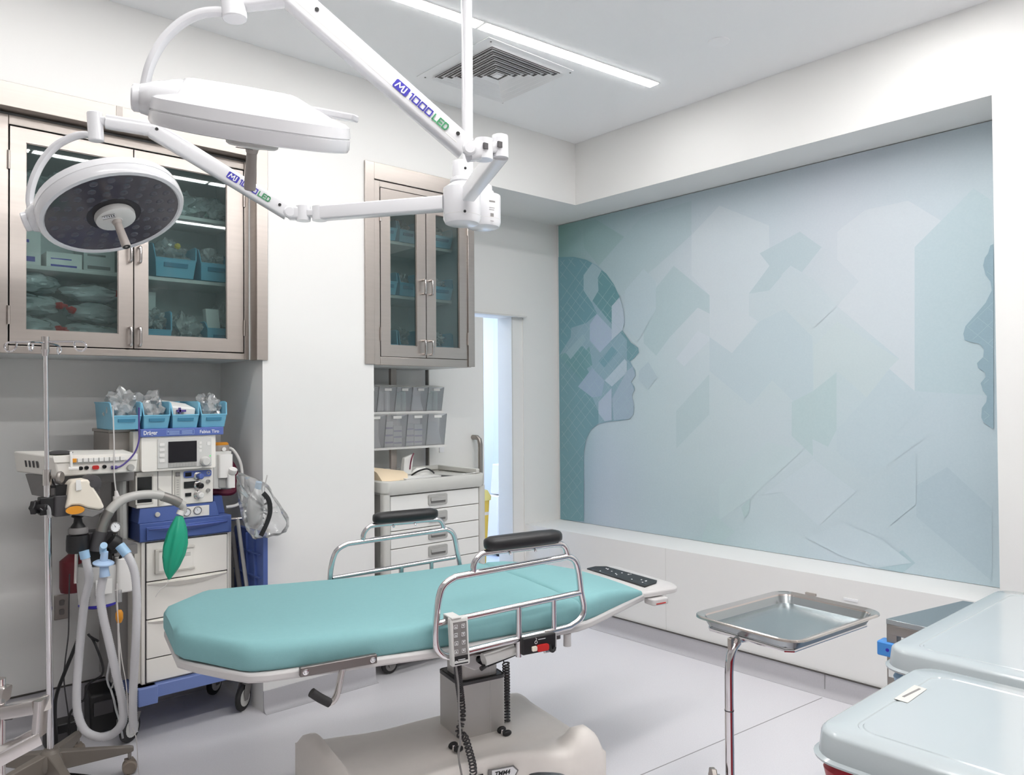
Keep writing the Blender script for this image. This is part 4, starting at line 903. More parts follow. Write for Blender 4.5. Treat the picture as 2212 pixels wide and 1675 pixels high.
# folded side shelf and struts
ssx = 1.548
ss = build(MB().rbox(ssx, ssx+0.022, 3.515, 3.86, 0.45, 0.875, 0.02, 'x'), 'side_shelf', 'machine_blue', an)
for yy in (3.57, 3.66, 3.75): build(MB().hexa([(ssx-0.012,yy,0.47),(ssx,yy,0.47),(ssx,yy+0.006,0.47),(ssx-0.012,yy+0.006,0.47),(ssx-0.012,yy+0.03,0.86),(ssx,yy+0.03,0.86),(ssx,yy+0.036,0.86),(ssx-0.012,yy+0.036,0.86)]), 'rib', 'machine_blue', ss)
for zz in (0.55, 0.66, 0.77): build(MB().box(ssx-0.012, ssx, 3.54, 3.84, zz, zz+0.006), 'rib', 'machine_blue', ss)
build(MB().cyl((1.50,3.70,0.93),(1.525,3.62,0.52),0.009,n=10), 'strut', 'handle_grey', an)
build(MB().beam((1.497,3.76,0.86),(1.53,3.74,0.56),0.022,0.022), 'strut', 'mid_grey', an)
build(MB().cyl((1.448,3.70,0.93),(1.53,3.70,0.93),0.008,n=10), 'cross_rod', 'chrome_soft', an)

# bins and bags on the machine
GX = 'blue bins on the anaesthesia machine'
bx = [0.918, 1.046, 1.168, 1.296, 1.424]
bl = ['leftmost blue bin on the anaesthesia machine, under the large clear bag', 'second blue bin from the left on the anaesthesia machine', 'third blue bin on the anaesthesia machine, holding white packs', 'rightmost blue bin on the anaesthesia machine']
for i in range(4): hopper_bin(bx[i]+0.001, bx[i+1]-0.001, 3.63, 0.26, 1.379, 0.118, bl[i], GX, front=0.5)
GC = 'clear bags on the anaesthesia machine'
clear_bag((0.995, 3.74, 1.475), (0.07, 0.08, 0.085), 71, 'tall crumpled clear bag in the leftmost machine bin', GC, 'clear_bag', 0.42, 'soft_pack', freq=3.2)
clear_bag((1.10, 3.73, 1.47), (0.065, 0.08, 0.08), 72, 'crumpled clear bag in the second machine bin', GC, 'clear_bag', 0.42, 'soft_pack', freq=3.2)
clear_bag((1.365, 3.73, 1.465), (0.055, 0.08, 0.07), 73, 'crumpled clear bag in the rightmost machine bin', GC, 'clear_bag', 0.42, 'soft_pack', freq=3.2)
wp = MB().hexa([(1.182,3.65,1.43),(1.28,3.65,1.425),(1.28,3.80,1.425),(1.182,3.80,1.43),(1.175,3.64,1.478),(1.285,3.65,1.468),(1.285,3.78,1.49),(1.17,3.80,1.51)])
pk_ = thing('paper_pack', 'white folded paper packs in the third machine bin', 'pack', (1.23, 3.72, 1.42))
build(wp, 'pack', 'paper', pk_, bev=0.006)
build(MB().box(1.195, 1.235, 3.632, 3.645, 1.452, 1.462).box(1.205, 1.212, 3.632, 3.645, 1.445, 1.472), 'print_mark', 'purple', pk_)

# clear bag with mask hanging at the right
mk = thing('mask_bag', 'large clear bag holding an oxygen mask with black strap beside the white pier', 'plastic bag', (1.63, 3.47, 0.88))
outline = [(1.406,3.47,1.159),(1.477,3.47,1.15),(1.544,3.47,1.111),(1.601,3.47,1.021),(1.652,3.47,0.929),(1.635,3.47,0.876),(1.566,3.47,0.862),(1.492,3.47,0.865),(1.449,3.47,0.919),(1.419,3.47,1.028)]
cxx = sum(p[0] for p in outline)/10; czz = sum(p[2] for p in outline)/10
def blob(outl, y, th, seed, k=5):
    P = catmull(outl, k, True); n = len(P); L = []
    for yy, s in ((-1, 0.02), (-0.96, 0.45), (-0.75, 0.75), (-0.35, 0.95), (0, 1.0), (0.35, 0.95), (0.75, 0.7), (0.96, 0.4), (1, 0.02)):
        lp = []
        for i, p in enumerate(P):
            w = 1 + 0.12*noise.noise(Vector((i*0.35, yy*2.0, seed)))
            lp.append((cxx+(p.x-cxx)*s*w, y + th*yy + 0.012*noise.noise(Vector((p.x*30, p.z*30, seed+yy*2))), czz+(p.z-czz)*s*w))
        L.append(lp)
    return MB().loft(L)
build(blob(outline, 3.47, 0.06, 3.0), 'film', 'mask_film', mk, angle=20)
build(MB().loft([[(cxx-0.035+math.cos(a)*rx+dx_, 3.47+math.sin(a)*ry, zz) for a in [2*math.pi*i/18 for i in range(18)]] for rx, ry, zz, dx_ in ((0.012,0.012,1.10,0.012),(0.02,0.018,1.085,0.010),(0.036,0.03,1.05,0.005),(0.040,0.035,0.99,0.0),(0.030,0.03,0.93,0.0),(0.01,0.01,0.91,0.0))]), 'mask', 'canister', mk)
build(MB().cyl((cxx-0.022,3.47,1.09),(cxx-0.02,3.46,1.125),0.015,n=14), 'connector', 'blue_cap', mk)
build(MB().ribbon([(1.5,3.405,1.079),(1.526,3.405,1.045),(1.533,3.405,0.992),(1.517,3.405,0.94),(1.488,3.405,0.885)], 0.022, 0.004, (1,0,0.2), k=5), 'strap', 'black_plastic', mk)
build(MB().tube([(1.562,3.50,1.15),(1.556,3.51,1.10),(1.552,3.53,1.0),(1.556,3.53,0.885)], 0.003, 6, k=4), 'tie', 'cable_white', mk)
build(MB().ball((1.575,3.52,0.885), 0.010, 10), 'button', 'cream', mk)

# ------------------------------------------------------------------ breathing system on the machine's arm
bs = thing('breathing_system', 'black breathing circuit block with corrugated hoses, gauge and green bag', 'breathing circuit', (0.85, 3.45, 0.60))
arm = [(0.84,3.45,0.977),(0.852,3.45,1.024),(0.88,3.45,1.068),(0.925,3.45,1.1),(0.991,3.45,1.111),(1.065,3.45,1.103),(1.127,3.45,1.073),(1.162,3.45,1.048)]
build(MB().tube(arm[:2] + arm[2:], 0.0185, 14, k=6), 'bag_arm', 'hose_grey', bs)
build(MB().tube([(0.837,3.45,0.973),(0.852,3.45,1.024),(0.869,3.45,1.054)], 0.0205, 14, k=5), 'lower_sleeve', 'hose_steel', bs)
build(MB().tube([(1.074,3.45,1.098),(1.116,3.45,1.08),(1.146,3.45,1.062)], 0.0205, 14, k=5), 'upper_sleeve', 'hose_steel', bs)
build(MB().tube([(1.154,3.45,1.055),(1.162,3.45,1.038),(1.156,3.45,1.019)], 0.015, 12, k=4), 'elbow', 'hose_grey', bs)
bt = [(1.154,3.45,1.029),(1.144,3.45,1.008),(1.127,3.45,0.879),(1.108,3.45,0.764),(1.102,3.45,0.741)]
build(MB().lathe(bt[0], Vector(bt[1])-Vector(bt[0]), [(0.001,0),(0.0165,0),(0.0165,0.018),(0.015,0.02),(0.001,0.02)], 18), 'bag_collar', 'white_plastic', bs)
P = catmull([bt[1], bt[2], bt[4]], 14); L = []
tab = ((0, 0.013), (0.08, 0.020), (0.28, 0.038), (0.48, 0.046), (0.64, 0.043), (0.80, 0.030), (0.92, 0.013), (1.0, 0.003))
def rr(t):
    for (a, ra), (b, rb) in zip(tab, tab[1:]):
        if t <= b: return ra + (rb-ra)*(t-a)/(b-a)
    return 0.003
for i, p in enumerate(P):
    t = i/(len(P)-1); R = rr(t); lp = []
    for j in range(40):
        a = 2*math.pi*j/40; q = R*(1+0.13*math.cos(7*a+t*1.5)*math.sin(math.pi*t))
        lp.append((p.x+q*math.cos(a), p.y+q*0.75*math.sin(a), p.z))
    L.append(lp)
build(MB().loft(L), 'breathing_bag', 'bag_green', bs, angle=60)
build(MB().tube([(1.102,3.45,0.745),(1.089,3.45,0.72),(1.065,3.45,0.704),(1.046,3.45,0.676)], 0.0012, 6, k=4), 'bag_thread', 'cable_white', bs)
# black block and valves
build(MB().tube([(0.837,3.45,0.977),(0.825,3.45,0.934),(0.818,3.45,0.901)], 0.026, 14, k=4), 'arm_socket', 'dark_grey', bs)
v0 = [(0.757,3.46,1.051),(0.76,3.46,1.021),(0.761,3.46,0.972),(0.757,3.46,0.908)]
build(MB().lathe((v0[0][0], v0[0][1], v0[0][2]), (0,0,-1), [(0.001,0),(0.022,0),(0.024,0.006),(0.014,0.012),(0.016,0.03),(0.026,0.045),(0.030,0.06),(0.001,0.06)], 20), 'valve_knob', 'black_plastic', bs)
build(MB().lathe((v0[2][0]-0.003, v0[2][1], v0[2][2]+0.03), (0,0,-1), [(0.001,0),(0.033,0),(0.036,0.006),(0.036,0.022),(0.033,0.026),(0.001,0.026)], 22), 'valve_ring', 'mid_grey', bs)
build(MB().lathe((v0[2][0]-0.004, v0[2][1], v0[2][2]), (0,0,-1), [(0.001,0),(0.040,0),(0.042,0.02),(0.042,0.06),(0.036,0.07),(0.001,0.07)], 22), 'valve_body', 'black_plastic', bs)
q = [(0.773,3.5,0.975),(0.907,3.5,0.911),(0.8,3.5,0.887),(0.889,3.5,0.799)]
build(MB().box(q[0][0], q[1][0], 3.47, 3.56, q[1][2]-0.01, q[0][2]), 'valve_block', 'dark_grey', bs, bev=0.006)
build(MB().box(q[2][0], q[3][0], 3.48, 3.58, q[3][2], q[1][2]-0.01), 'canister_head', 'black_plastic', bs, bev=0.006)
e0 = [(0.889,3.42,0.924),(0.917,3.42,0.9),(0.869,3.42,0.958)]
build(MB().lathe(e0[0], Vector(e0[1])-Vector(e0[0]), [(0.001,-0.03),(0.026,-0.03),(0.030,-0.02),(0.030,0.0),(0.018,0.012),(0.018,0.03),(0.001,0.03)], 18), 'valve_elbow', 'black_plastic', bs)
build(MB().cyl((0.885,3.45,0.883), (0.883,3.45,0.939), 0.014, 0.02), 'valve_stem', 'black_plastic', bs)
dial((0.885,3.43,0.991), 0.019, bs, 'pressure_gauge', (0.15,-1,0.1))
build(MB().cyl((0.886,3.44,0.965), (0.887,3.45,0.933), 0.009), 'gauge_stem', 'chrome_soft', bs)
for a in ((0.814,3.44,0.925), (0.863,3.44,0.919)): build(MB().ball(a, 0.006, 8), 'bolt', 'chrome_soft', bs)
build(MB().box(0.90, 0.99, 3.50, 3.78, 0.86, 0.90), 'support_arm', 'mid_grey', bs)
# corrugated hoses
def corrugated(pts, r, nm='corrugated_hose', k=10, pitch=0.007):
    P = catmull(pts, k); L = sum((P[i+1]-P[i]).length for i in range(len(P)-1)); n = max(2, int(L/pitch*2))
    acc = [0]
    for i in range(len(P)-1): acc.append(acc[-1]+(P[i+1]-P[i]).length)
    Q = []; j = 0
    for i in range(n+1):
        s = L*i/n
        while j < len(P)-2 and acc[j+1] < s: j += 1
        t = (s-acc[j])/max(1e-6, acc[j+1]-acc[j]); Q.append(P[j].lerp(P[j+1], t))
    cnt = [0]
    def rad(t): 
        i = int(round(t*n)); return r*(1.0 if i % 2 else 0.86)
    return build(MB().tube(Q, rad, 12), nm, 'hose', bs, angle=80)
h1 = [(0.769,3.409,0.91),(0.775,3.404,0.868),(0.783,3.398,0.804),(0.77,3.412,0.713),(0.761,3.422,0.604),(0.753,3.431,0.476),(0.746,3.426,0.371),(0.747,3.414,0.284),(0.766,3.385,0.219),(0.803,3.339,0.198),(0.843,3.303,0.208),(0.869,3.265,0.259),(0.869,3.264,0.331),(0.85,3.279,0.447),(0.83,3.294,0.564),(0.811,3.309,0.672),(0.803,3.315,0.753),(0.81,3.307,0.815),(0.816,3.301,0.865)]
corrugated(h1, 0.0165)
h2 = [(0.877,3.272,0.922),(0.896,3.256,0.879),(0.91,3.245,0.819),(0.912,3.232,0.722),(0.907,3.225,0.599),(0.902,3.232,0.456),(0.896,3.227,0.334),(0.896,3.216,0.228)]
corrugated(h2, 0.0165)
build(MB().cyl((0.767,3.41,0.914), (0.772,3.407,0.884), 0.0185), 'hose_cuff', 'blue_cap', bs)
build(MB().cyl((0.864,3.284,0.94), (0.886,3.265,0.904), 0.0185), 'hose_cuff', 'blue_cap', bs)
build(MB().lathe((0.809,3.294,0.878), (0.05,-0.15,1), [(0.001,-0.006),(0.030,-0.006),(0.038,-0.002),(0.038,0.002),(0.030,0.007),(0.014,0.010),(0.013,0.045),(0.001,0.045)], 24), 'filter_disc', 'pale_blue', bs)
build(MB().tube([(0.809,3.293,0.914),(0.807,3.294,0.935),(0.804,3.269,0.95)], 0.013, 12, k=4), 'filter_elbow', 'blue_cap', bs)
build(MB().cyl((0.81,3.293,0.868), (0.813,3.291,0.826), 0.015, 0.019), 'filter_cone', 'pale_blue', bs)
# soda lime canister
cp = [(0.848,3.53,0.833),(0.855,3.53,0.672)]
build(MB().lathe((cp[0][0], 3.53, cp[0][2]), (0,0,-1), [(0.001,0),(0.078,0),(0.082,0.01),(0.080,0.05),(0.074,0.155),(0.001,0.155)], 28), 'canister', 'canister', bs)
build(MB().lathe((cp[0][0], 3.53, cp[0][2]-0.152), (0,0,-1), [(0.001,0),(0.072,0),(0.074,0.012),(0.060,0.02),(0.001,0.02)], 28), 'canister_base', 'logo_blue', bs)
build(MB().box(cp[0][0]-0.03, cp[0][0]+0.03, 3.445, 3.449, cp[0][2]-0.11, cp[0][2]-0.05), 'canister_label', 'paper', bs)
build(MB().cyl((0.755,3.47,0.907), (0.752,3.47,0.779), 0.007, n=10), 'drain_tube', 'chrome_soft', bs)
wb = [(0.9,3.48,0.857),(0.958,3.48,0.715)]
wbt = build(MB().rbox(wb[0][0], wb[1][0]+0.004, 3.45, 3.53, wb[1][2], wb[0][2], 0.012), 'water_trap', 'white_plastic', bs, bev=0.006)
build(MB().tube([(wb[0][0]+0.01,3.46,wb[0][2]-0.005),(wb[0][0]+0.02,3.46,wb[0][2]+0.014),(wb[1][0]-0.02,3.46,wb[0][2]+0.014),(wb[1][0]-0.005,3.46,wb[0][2]-0.008)], 0.006, 8, k=4), 'grip', 'black_plastic', wbt)

# fluid warmer / monitor box
mx = thing('vital_signs_module', 'flat white monitoring module with row of square keys and red socket', 'monitor', (0.80, 3.65, 1.20))
mb = MB().hexa([(0.695,3.50,1.204),(0.985,3.50,1.204),(0.985,3.712,1.204),(0.60,3.80,1.210),(0.680,3.50,1.284),(0.993,3.50,1.278),(0.993,3.712,1.290),(0.590,3.80,1.297)])
build(mb, 'housing', 'machine_white', mx, bev=0.006)
fyy = 3.494
def fp(px, py): return None
build(MB().prism([(0.674,3.499,1.289),(0.989,3.499,1.282),(0.989,3.499,1.255),(0.68,3.499,1.26)], (0,-0.006,0)), 'upper_fascia', 'machine_white', mx, bev=0.002)
build(MB().prism([(0.74,3.499,1.273),(0.934,3.499,1.272),(0.934,3.499,1.254),(0.742,3.499,1.254)], (0,-0.008,0)), 'key_strip', 'handle_grey', mx)
kx = [(0.742,3.49,1.264),(0.762,3.49,1.264),(0.783,3.49,1.264),(0.803,3.49,1.263),(0.821,3.49,1.263),(0.841,3.49,1.263),(0.86,3.49,1.263),(0.88,3.49,1.263),(0.9,3.49,1.263),(0.92,3.49,1.263)]
for i, p in enumerate(kx): build(MB().box(p[0], p[0]+0.0155, 3.486, 3.492, p[2]-0.006, p[2]+0.010), 'key', 'orange' if i == 0 else 'white_plastic', mx, bev=0.001)
for px_ in [(0.775,3.499,1.233),(0.796,3.499,1.234),(0.862,3.499,1.234)]: build(MB().lathe((px_[0], 3.50, px_[2]), (0,-1,0), [(0.008,0),(0.008,0.006),(0.005,0.007),(0.004,0.002),(0.0005,0.002)], 14), 'socket', 'black_plastic', mx)
rp = (0.829,3.499,1.233)
build(MB().rbox(rp[0]-0.012, rp[0]+0.012, 3.491, 3.50, rp[2]-0.008, rp[2]+0.008, 0.006, 'y'), 'red_socket', 'red', mx)
kp = (0.961,3.499,1.224)
build(MB().lathe((kp[0], 3.50, kp[2]), (0,-1,0), [(0.014,0),(0.015,0.006),(0.013,0.018),(0.001,0.018)], 18), 'rotary_knob', 'handle_grey', mx)
for k in range(4): build(MB().hexa([(0.6205+k*0.008,3.72-k*0.03,1.235),(0.6245+k*0.008,3.705-k*0.03,1.235),(0.6245+k*0.008,3.706-k*0.03,1.235),(0.6205+k*0.008,3.721-k*0.03,1.235),(0.617+k*0.008,3.72-k*0.03,1.262),(0.621+k*0.008,3.705-k*0.03,1.262),(0.621+k*0.008,3.706-k*0.03,1.262),(0.617+k*0.008,3.721-k*0.03,1.262)]), 'side_vent', 'dark_grey', mx)
cpx = [(0.737,3.49,1.303),(0.737,3.49,1.235),(0.75,3.49,1.234)]
build(MB().tube([(cpx[0][0],3.485,cpx[0][2]),(cpx[1][0],3.475,cpx[1][2]),(cpx[1][0]+0.004,3.48,cpx[1][2]-0.006)], 0.005, 8), 'probe_lead', 'white_plastic', mx)
build(MB().cyl((cpx[1][0]-0.008,3.48,cpx[1][2]),(cpx[2][0]+0.012,3.47,cpx[2][2]),0.0085,n=10), 'probe_plug', 'white_plastic', mx)
build(MB().prism([(0.62,3.72,1.205),(0.68,3.60,1.205),(0.72,3.58,1.10),(0.64,3.70,1.12)], (0.012,0.02,0)), 'hinge_plate', 'mid_grey', mx)
build(MB().box(0.72, 1.00, 3.58, 3.70, 1.16, 1.204), 'mounting_tray', 'mid_grey', mx, bev=0.004)
build(MB().ball((0.72,3.60,1.293), (0.05,0.06,0.01), 12), 'cover_cloth', 'dark_grey', mx)
pc = [(0.886,3.49,1.229),(0.918,3.49,1.231),(0.95,3.49,1.254),(0.979,3.49,1.291),(0.993,3.49,1.339),(0.993,3.49,1.388),(0.993,3.49,1.476)]
tag(build(MB().tube(pc, lambda t: 0.0075 if t < 0.12 else 0.0035, 8, k=6), 'monitor_cable', 'purple'), 'purple cable looping from monitoring module up past the blue shelf', 'cable')
wc = [(0.889,3.48,1.481),(0.894,3.48,1.324),(0.894,3.48,1.21),(0.901,3.48,1.133),(0.905,3.48,1.11)]
tag(build(MB().tube(wc, 0.0028, 6, k=6).cyl(wc[3], wc[4], 0.006, 0.010), 'sensor_cable', 'cable_white'), 'thin white sensor cable hanging in front of monitoring module', 'cable')
tg = [(0.902,3.47,1.111),(0.906,3.47,1.073)]
tag(build(MB().rbox(tg[0][0]-0.014, tg[0][0]+0.014, 3.46, 3.48, tg[1][2], tg[0][2], 0.005), 'cable_connector', 'cable_white'), 'white connector at the end of the thin hanging cable', 'connector')

# ------------------------------------------------------------------ drip stand
iv = thing('drip_stand', 'chrome drip stand with looped hooks and taupe caster base', 'drip stand', (0.66, 3.45, 0.0))
pt, pbm = Vector((0.640, 3.445, 1.735)), Vector((0.662, 3.455, 0.14))
build(MB().cyl(pt, pt.lerp(pbm, 0.5), 0.0085, n=14), 'upper_pole', 'chrome', iv)
build(MB().cyl(pt.lerp(pbm, 0.33), pbm, 0.0125, n=16), 'lower_pole', 'chrome', iv)
pc_ = pt.lerp(pbm, 0.33); build(MB().cyl(pc_+Vector((0,0,0.03)), pc_-Vector((0,0,0.03)), 0.016, n=16), 'height_collar', 'chrome_soft', iv)
hkn = build(MB().lathe(pc_+Vector((0.016,-0.012,0)), (0.8,-0.6,0), [(0.007,0),(0.007,0.02),(0.022,0.022),(0.024,0.03),(0.020,0.036),(0.001,0.036)], 18), 'height_knob', 'stainless_dull', iv)
rt_ = Vector((0.75,-0.66,0))
hk = build(MB().cyl(pt-Vector((0,0,0.03)), pt+Vector((0,0,0.02)), 0.014, n=14).cyl(pt-Vector((0,0,0.055)), pt-Vector((0,0,0.03)), 0.011, 0.016, 14), 'hook_hub', 'chrome_soft', iv)
for s in (-1, 1):
    a = pt + Vector((0,0,0.0)); d = rt_*s
    loop = [a, a+d*0.06, a+d*0.125, a+d*0.150+Vector((0,0,-0.005)), a+d*0.158+Vector((0,0,-0.02)), a+d*0.145+Vector((0,0,-0.036)), a+d*0.125+Vector((0,0,-0.034)), a+d*0.113+Vector((0,0,-0.018)), a+d*0.112+Vector((0,0,0.002))]
    build(MB().tube(loop, 0.0038, 8, k=5), 'hook', 'chrome', hk)
    f = Vector((-0.6,-0.8,0))*s
    loop = [a+Vector((0,0,-0.005))+f*t+Vector((0,0,z)) for t, z in ((0.0,0),(0.06,0),(0.11,-0.006),(0.12,-0.02),(0.11,-0.035),(0.095,-0.03),(0.09,-0.01))]
    build(MB().tube(loop, 0.0038, 8, k=5), 'hook', 'chrome', hk)
build(MB().lathe((pbm.x, pbm.y, 0.085), (0,0,1), [(0.001,0),(0.05,0),(0.055,0.02),(0.045,0.05),(0.026,0.07),(0.001,0.07)], 24), 'base_hub', 'taupe_base', iv)
for k in range(5):
    a = math.radians(-14 + 72*k); d = Vector((math.cos(a), math.sin(a), 0)); n = Vector((-d.y, d.x, 0))
    tip = Vector((pbm.x, pbm.y, 0)) + d*0.275
    L = []
    for t, w, z0, z1 in ((0.03, 0.026, 0.075, 0.145), (0.12, 0.020, 0.078, 0.132), (0.22, 0.016, 0.082, 0.118), (0.275, 0.015, 0.085, 0.110), (0.29, 0.010, 0.088, 0.106)):
        c = Vector((pbm.x, pbm.y, 0)) + d*t
        L.append([c-n*w+Vector((0,0,z0)), c+n*w+Vector((0,0,z0)), c+n*w*0.8+Vector((0,0,z1)), c-n*w*0.8+Vector((0,0,z1))])
    lg = build(MB().loft(L), 'leg', 'taupe_base', iv, bev=0.004)
    build(MB().cyl(tip+Vector((0,0,0.055)), tip+Vector((0,0,0.09)), 0.007, n=10), 'caster_stem', 'stainless_dull', lg)
    cc = tip + Vector((0,0,0.028))
    build(MB().lathe(cc - n*0.022, n, [(0.001,0),(0.022,0),(0.027,0.004),(0.028,0.018),(0.020,0.0185),(0.020,0.0255),(0.028,0.026),(0.027,0.040),(0.022,0.044),(0.001,0.044)], 20).box(tip.x-0.016, tip.x+0.016, tip.y-0.016, tip.y+0.016, 0.045, 0.058), 'caster', 'caster_taupe', lg)
# pump clamped to the pole
pp = thing('infusion_pump', 'cream pump with orange oval badge clamped to the drip stand', 'pump', (0.78, 3.42, 1.0))
body = [(0.701,3.4,1.085),(0.709,3.4,1.124),(0.715,3.4,1.177),(0.728,3.4,1.194),(0.78,3.4,1.196),(0.809,3.4,1.144),(0.826,3.4,1.113),(0.84,3.4,1.077),(0.82,3.4,1.07),(0.78,3.4,1.081),(0.75,3.4,1.095),(0.725,3.4,1.097)]
build(MB().prism(body, (0,0.09,0)), 'shell', 'cream', pp, bev=0.008)
build(MB().prism([(0.702,3.405,1.086),(0.726,3.405,1.096),(0.752,3.405,1.094),(0.781,3.405,1.08),(0.821,3.405,1.069),(0.841,3.405,1.074),(0.834,3.405,1.06),(0.797,3.405,1.042),(0.761,3.405,1.051),(0.716,3.405,1.063),(0.703,3.405,1.072)], (0,0.08,0)), 'underside', 'mid_grey', pp, bev=0.004)
build(MB().prism([(0.735,3.396,1.196),(0.751,3.396,1.196),(0.756,3.396,1.156),(0.735,3.396,1.154)], (0,-0.003,0)), 'ridge', 'white_plastic', pp, bev=0.002)
ob_ = (0.733,3.395,1.079)
build(MB().prism([(ob_[0]+0.033*math.cos(2*math.pi*i/20), 3.398, ob_[2]+0.016*math.sin(2*math.pi*i/20)) for i in range(20)], (0,-0.005,0)), 'badge', 'orange', pp)
wh = (0.799,3.44,1.175)
build(MB().lathe((wh[0], 3.40, wh[2]), (0,1,0), [(0.001,0),(0.014,0),(0.014,0.01),(0.032,0.012),(0.034,0.02),(0.034,0.075),(0.001,0.08)], 22), 'roller', 'dark_grey', pp)
cl = [(0.609,3.42,1.133),(0.716,3.42,1.06),(0.667,3.42,1.126),(0.711,3.42,1.06)]
build(MB().box(0.62, 0.70, 3.43, 3.48, cl[1][2]+0.005, cl[0][2]), 'clamp', 'black_plastic', pp, bev=0.004)
build(MB().rbox(cl[2][0], cl[3][0]+0.012, 3.42, 3.49, cl[3][2]-0.004, cl[2][2]+0.01, 0.01), 'clamp_arm', 'dark_grey', pp, bev=0.003)
build(MB().box(0.675, 0.72, 3.44, 3.46, cl[2][2]+0.005, cl[2][2]+0.05).box(0.66, 0.76, 3.445, 3.455, cl[2][2]+0.04, cl[2][2]+0.05), 'bracket', 'black_plastic', pp)
kc = (0.597,3.437,1.099)
star = [(0.030 if i % 2 == 0 else 0.022) for i in range(12)]
d = Vector((0.75,-0.66,0)); a_, u_ = MB().frame(d)
build(MB().prism([Vector(kc)+(a_*math.cos(math.pi*i/6)+u_*math.sin(math.pi*i/6))*star[i] for i in range(12)], d*0.02).cyl(Vector(kc), Vector(kc)+d*0.055, 0.011), 'star_knob', 'black_plastic', pp, bev=0.003)
tr_ = [(0.62,3.41,1.092),(0.634,3.41,1.103),(0.645,3.41,1.09),(0.648,3.41,1.057)]
build(MB().tube(tr_, 0.008, 10, k=5), 'tubing', 'clear_tube', pp)

# wall outlet, cables and clutter under the machine
ol = thing('wall_outlet', 'steel wall outlet plate low in the niche', 'outlet', (0.833,4.13,0.5))
oz = [(0.804,4.12,0.6),(0.865,4.12,0.485)]
build(MB().box(oz[0][0], oz[1][0], 4.121, 4.13, oz[1][2], oz[0][2]), 'plate', 'stainless_dull', ol, bev=0.003)
for zz in (0.3, 0.68): build(MB().rbox(oz[0][0]+0.02, oz[1][0]-0.02, 4.117, 4.122, oz[1][2]+(oz[0][2]-oz[1][2])*zz-0.013, oz[1][2]+(oz[0][2]-oz[1][2])*zz+0.013, 0.006, 'y'), 'socket', 'mid_grey', ol)
rdb = [(0.8,3.95,0.729),(0.831,3.95,0.829),(0.85,3.95,0.659)]
tag(build(MB().lathe((rdb[1][0]+0.02, 3.98, rdb[2][2]-0.02), (0,0,1), [(0.001,0),(0.05,0),(0.055,0.02),(0.055,0.14),(0.02,0.17),(0.018,0.19),(0.001,0.19)], 20).box(rdb[1][0]+0.03, rdb[1][0]+0.15, 3.96, 4.0, rdb[2][2]-0.02, rdb[2][2]+0.02), 'red_bottle', 'dark_red'), 'dark red bottle behind the canister in the niche', 'bottle')
tag(build(MB().tube([(0.788,3.435,0.724),(0.785,3.466,0.663),(0.771,3.521,0.543),(0.74,3.592,0.402),(0.724,3.662,0.293),(0.723,3.691,0.208)] + [(0.72,3.66,0.02),(0.66,3.60,0.008),(0.74,3.52,0.008),(0.80,3.44,0.008)], 0.0075, 8, k=6), 'power_cable', 'black_plastic'), 'thick black power cable dropping from canister to the floor', 'cable')
tag(build(MB().tube([(0.891,3.71,0.465),(0.868,3.743,0.482),(0.861,3.75,0.492),(0.884,3.731,0.448),(0.91,3.71,0.327),(0.859,3.742,0.279),(0.845,3.742,0.219),(0.828,3.745,0.207),(0.795,3.775,0.154)] + [(0.80,3.82,0.012),(0.76,3.86,0.008)], 0.005, 8, k=6), 'thin_black_cable', 'black_plastic'), 'thin black cable hanging at the rear of the machine', 'cable')
tag(build(MB().tube([(0.785,3.731,0.767),(0.788,3.758,0.644),(0.794,3.796,0.496),(0.791,3.841,0.366),(0.793,3.868,0.268)] + [(0.83,3.93,0.02),(0.80,3.90,0.008)], 0.003, 6, k=6), 'lead', 'dark_grey'), 'thin dark lead running down beside the outlet', 'cable')
tag(build(MB().tube([(0.848,3.26,0.799),(0.851,3.26,0.674),(0.86,3.242,0.517),(0.874,3.232,0.41),(0.882,3.227,0.285),(0.901,3.198,0.204)] + [(0.945,3.30,0.004),(1.0,3.22,0.004),(0.99,3.17,0.004)], 0.0018, 6, k=6), 'drip_line', 'cable_white'), 'thin clear drip line trailing down to the floor', 'cable')
sv = thing('iv_line', 'hanging infusion line with amber drip chamber behind the hoses', 'infusion line', (0.89,3.402,0.508))
build(MB().tube([(0.876,3.383,0.746),(0.888,3.402,0.638),(0.892,3.401,0.508),(0.895,3.4,0.396)], 0.004, 6, k=5), 'line', 'cable_white', sv)
build(MB().cyl((0.885,3.376,0.746), (0.886,3.375,0.699), 0.011), 'upper_chamber', 'clear_tube', sv)
build(MB().lathe((0.887,3.376,0.666), (0,0,-1), [(0.001,0),(0.008,0),(0.014,0.012),(0.014,0.035),(0.008,0.05),(0.001,0.05)], 14), 'amber_chamber', 'orange', sv)
ps = thing('power_strip', 'low black power supply box on the niche floor beside the cables', 'power supply', (0.80, 3.88, 0.0))
build(MB().rbox(0.72, 0.84, 3.84, 3.93, 0.0, 0.10, 0.012), 'box', 'black_plastic', ps, bev=0.006)
build(MB().rbox(0.745, 0.80, 3.835, 3.842, 0.03, 0.06, 0.006, 'y'), 'rocker_plate', 'dark_grey', ps)
fp2 = thing('equipment_box', 'taller black equipment box on the floor behind the corrugated hoses', 'equipment box', (0.96, 3.95, 0.0))
build(MB().hexa([(0.90,3.88,0.0),(1.01,3.88,0.0),(1.01,4.0,0.0),(0.90,4.0,0.0),(0.90,3.90,0.17),(1.01,3.90,0.17),(1.01,4.0,0.20),(0.90,4.0,0.20)]), 'box', 'black_plastic', fp2, bev=0.01)
build(MB().box(0.915, 0.995, 3.884, 3.90, 0.08, 0.14), 'front_plate', 'dark_grey', fp2)
tubes = thing('suction_tubing', 'coiled clear suction tubing under the blue machine base', 'tubing', (0.878,3.456,0.348))
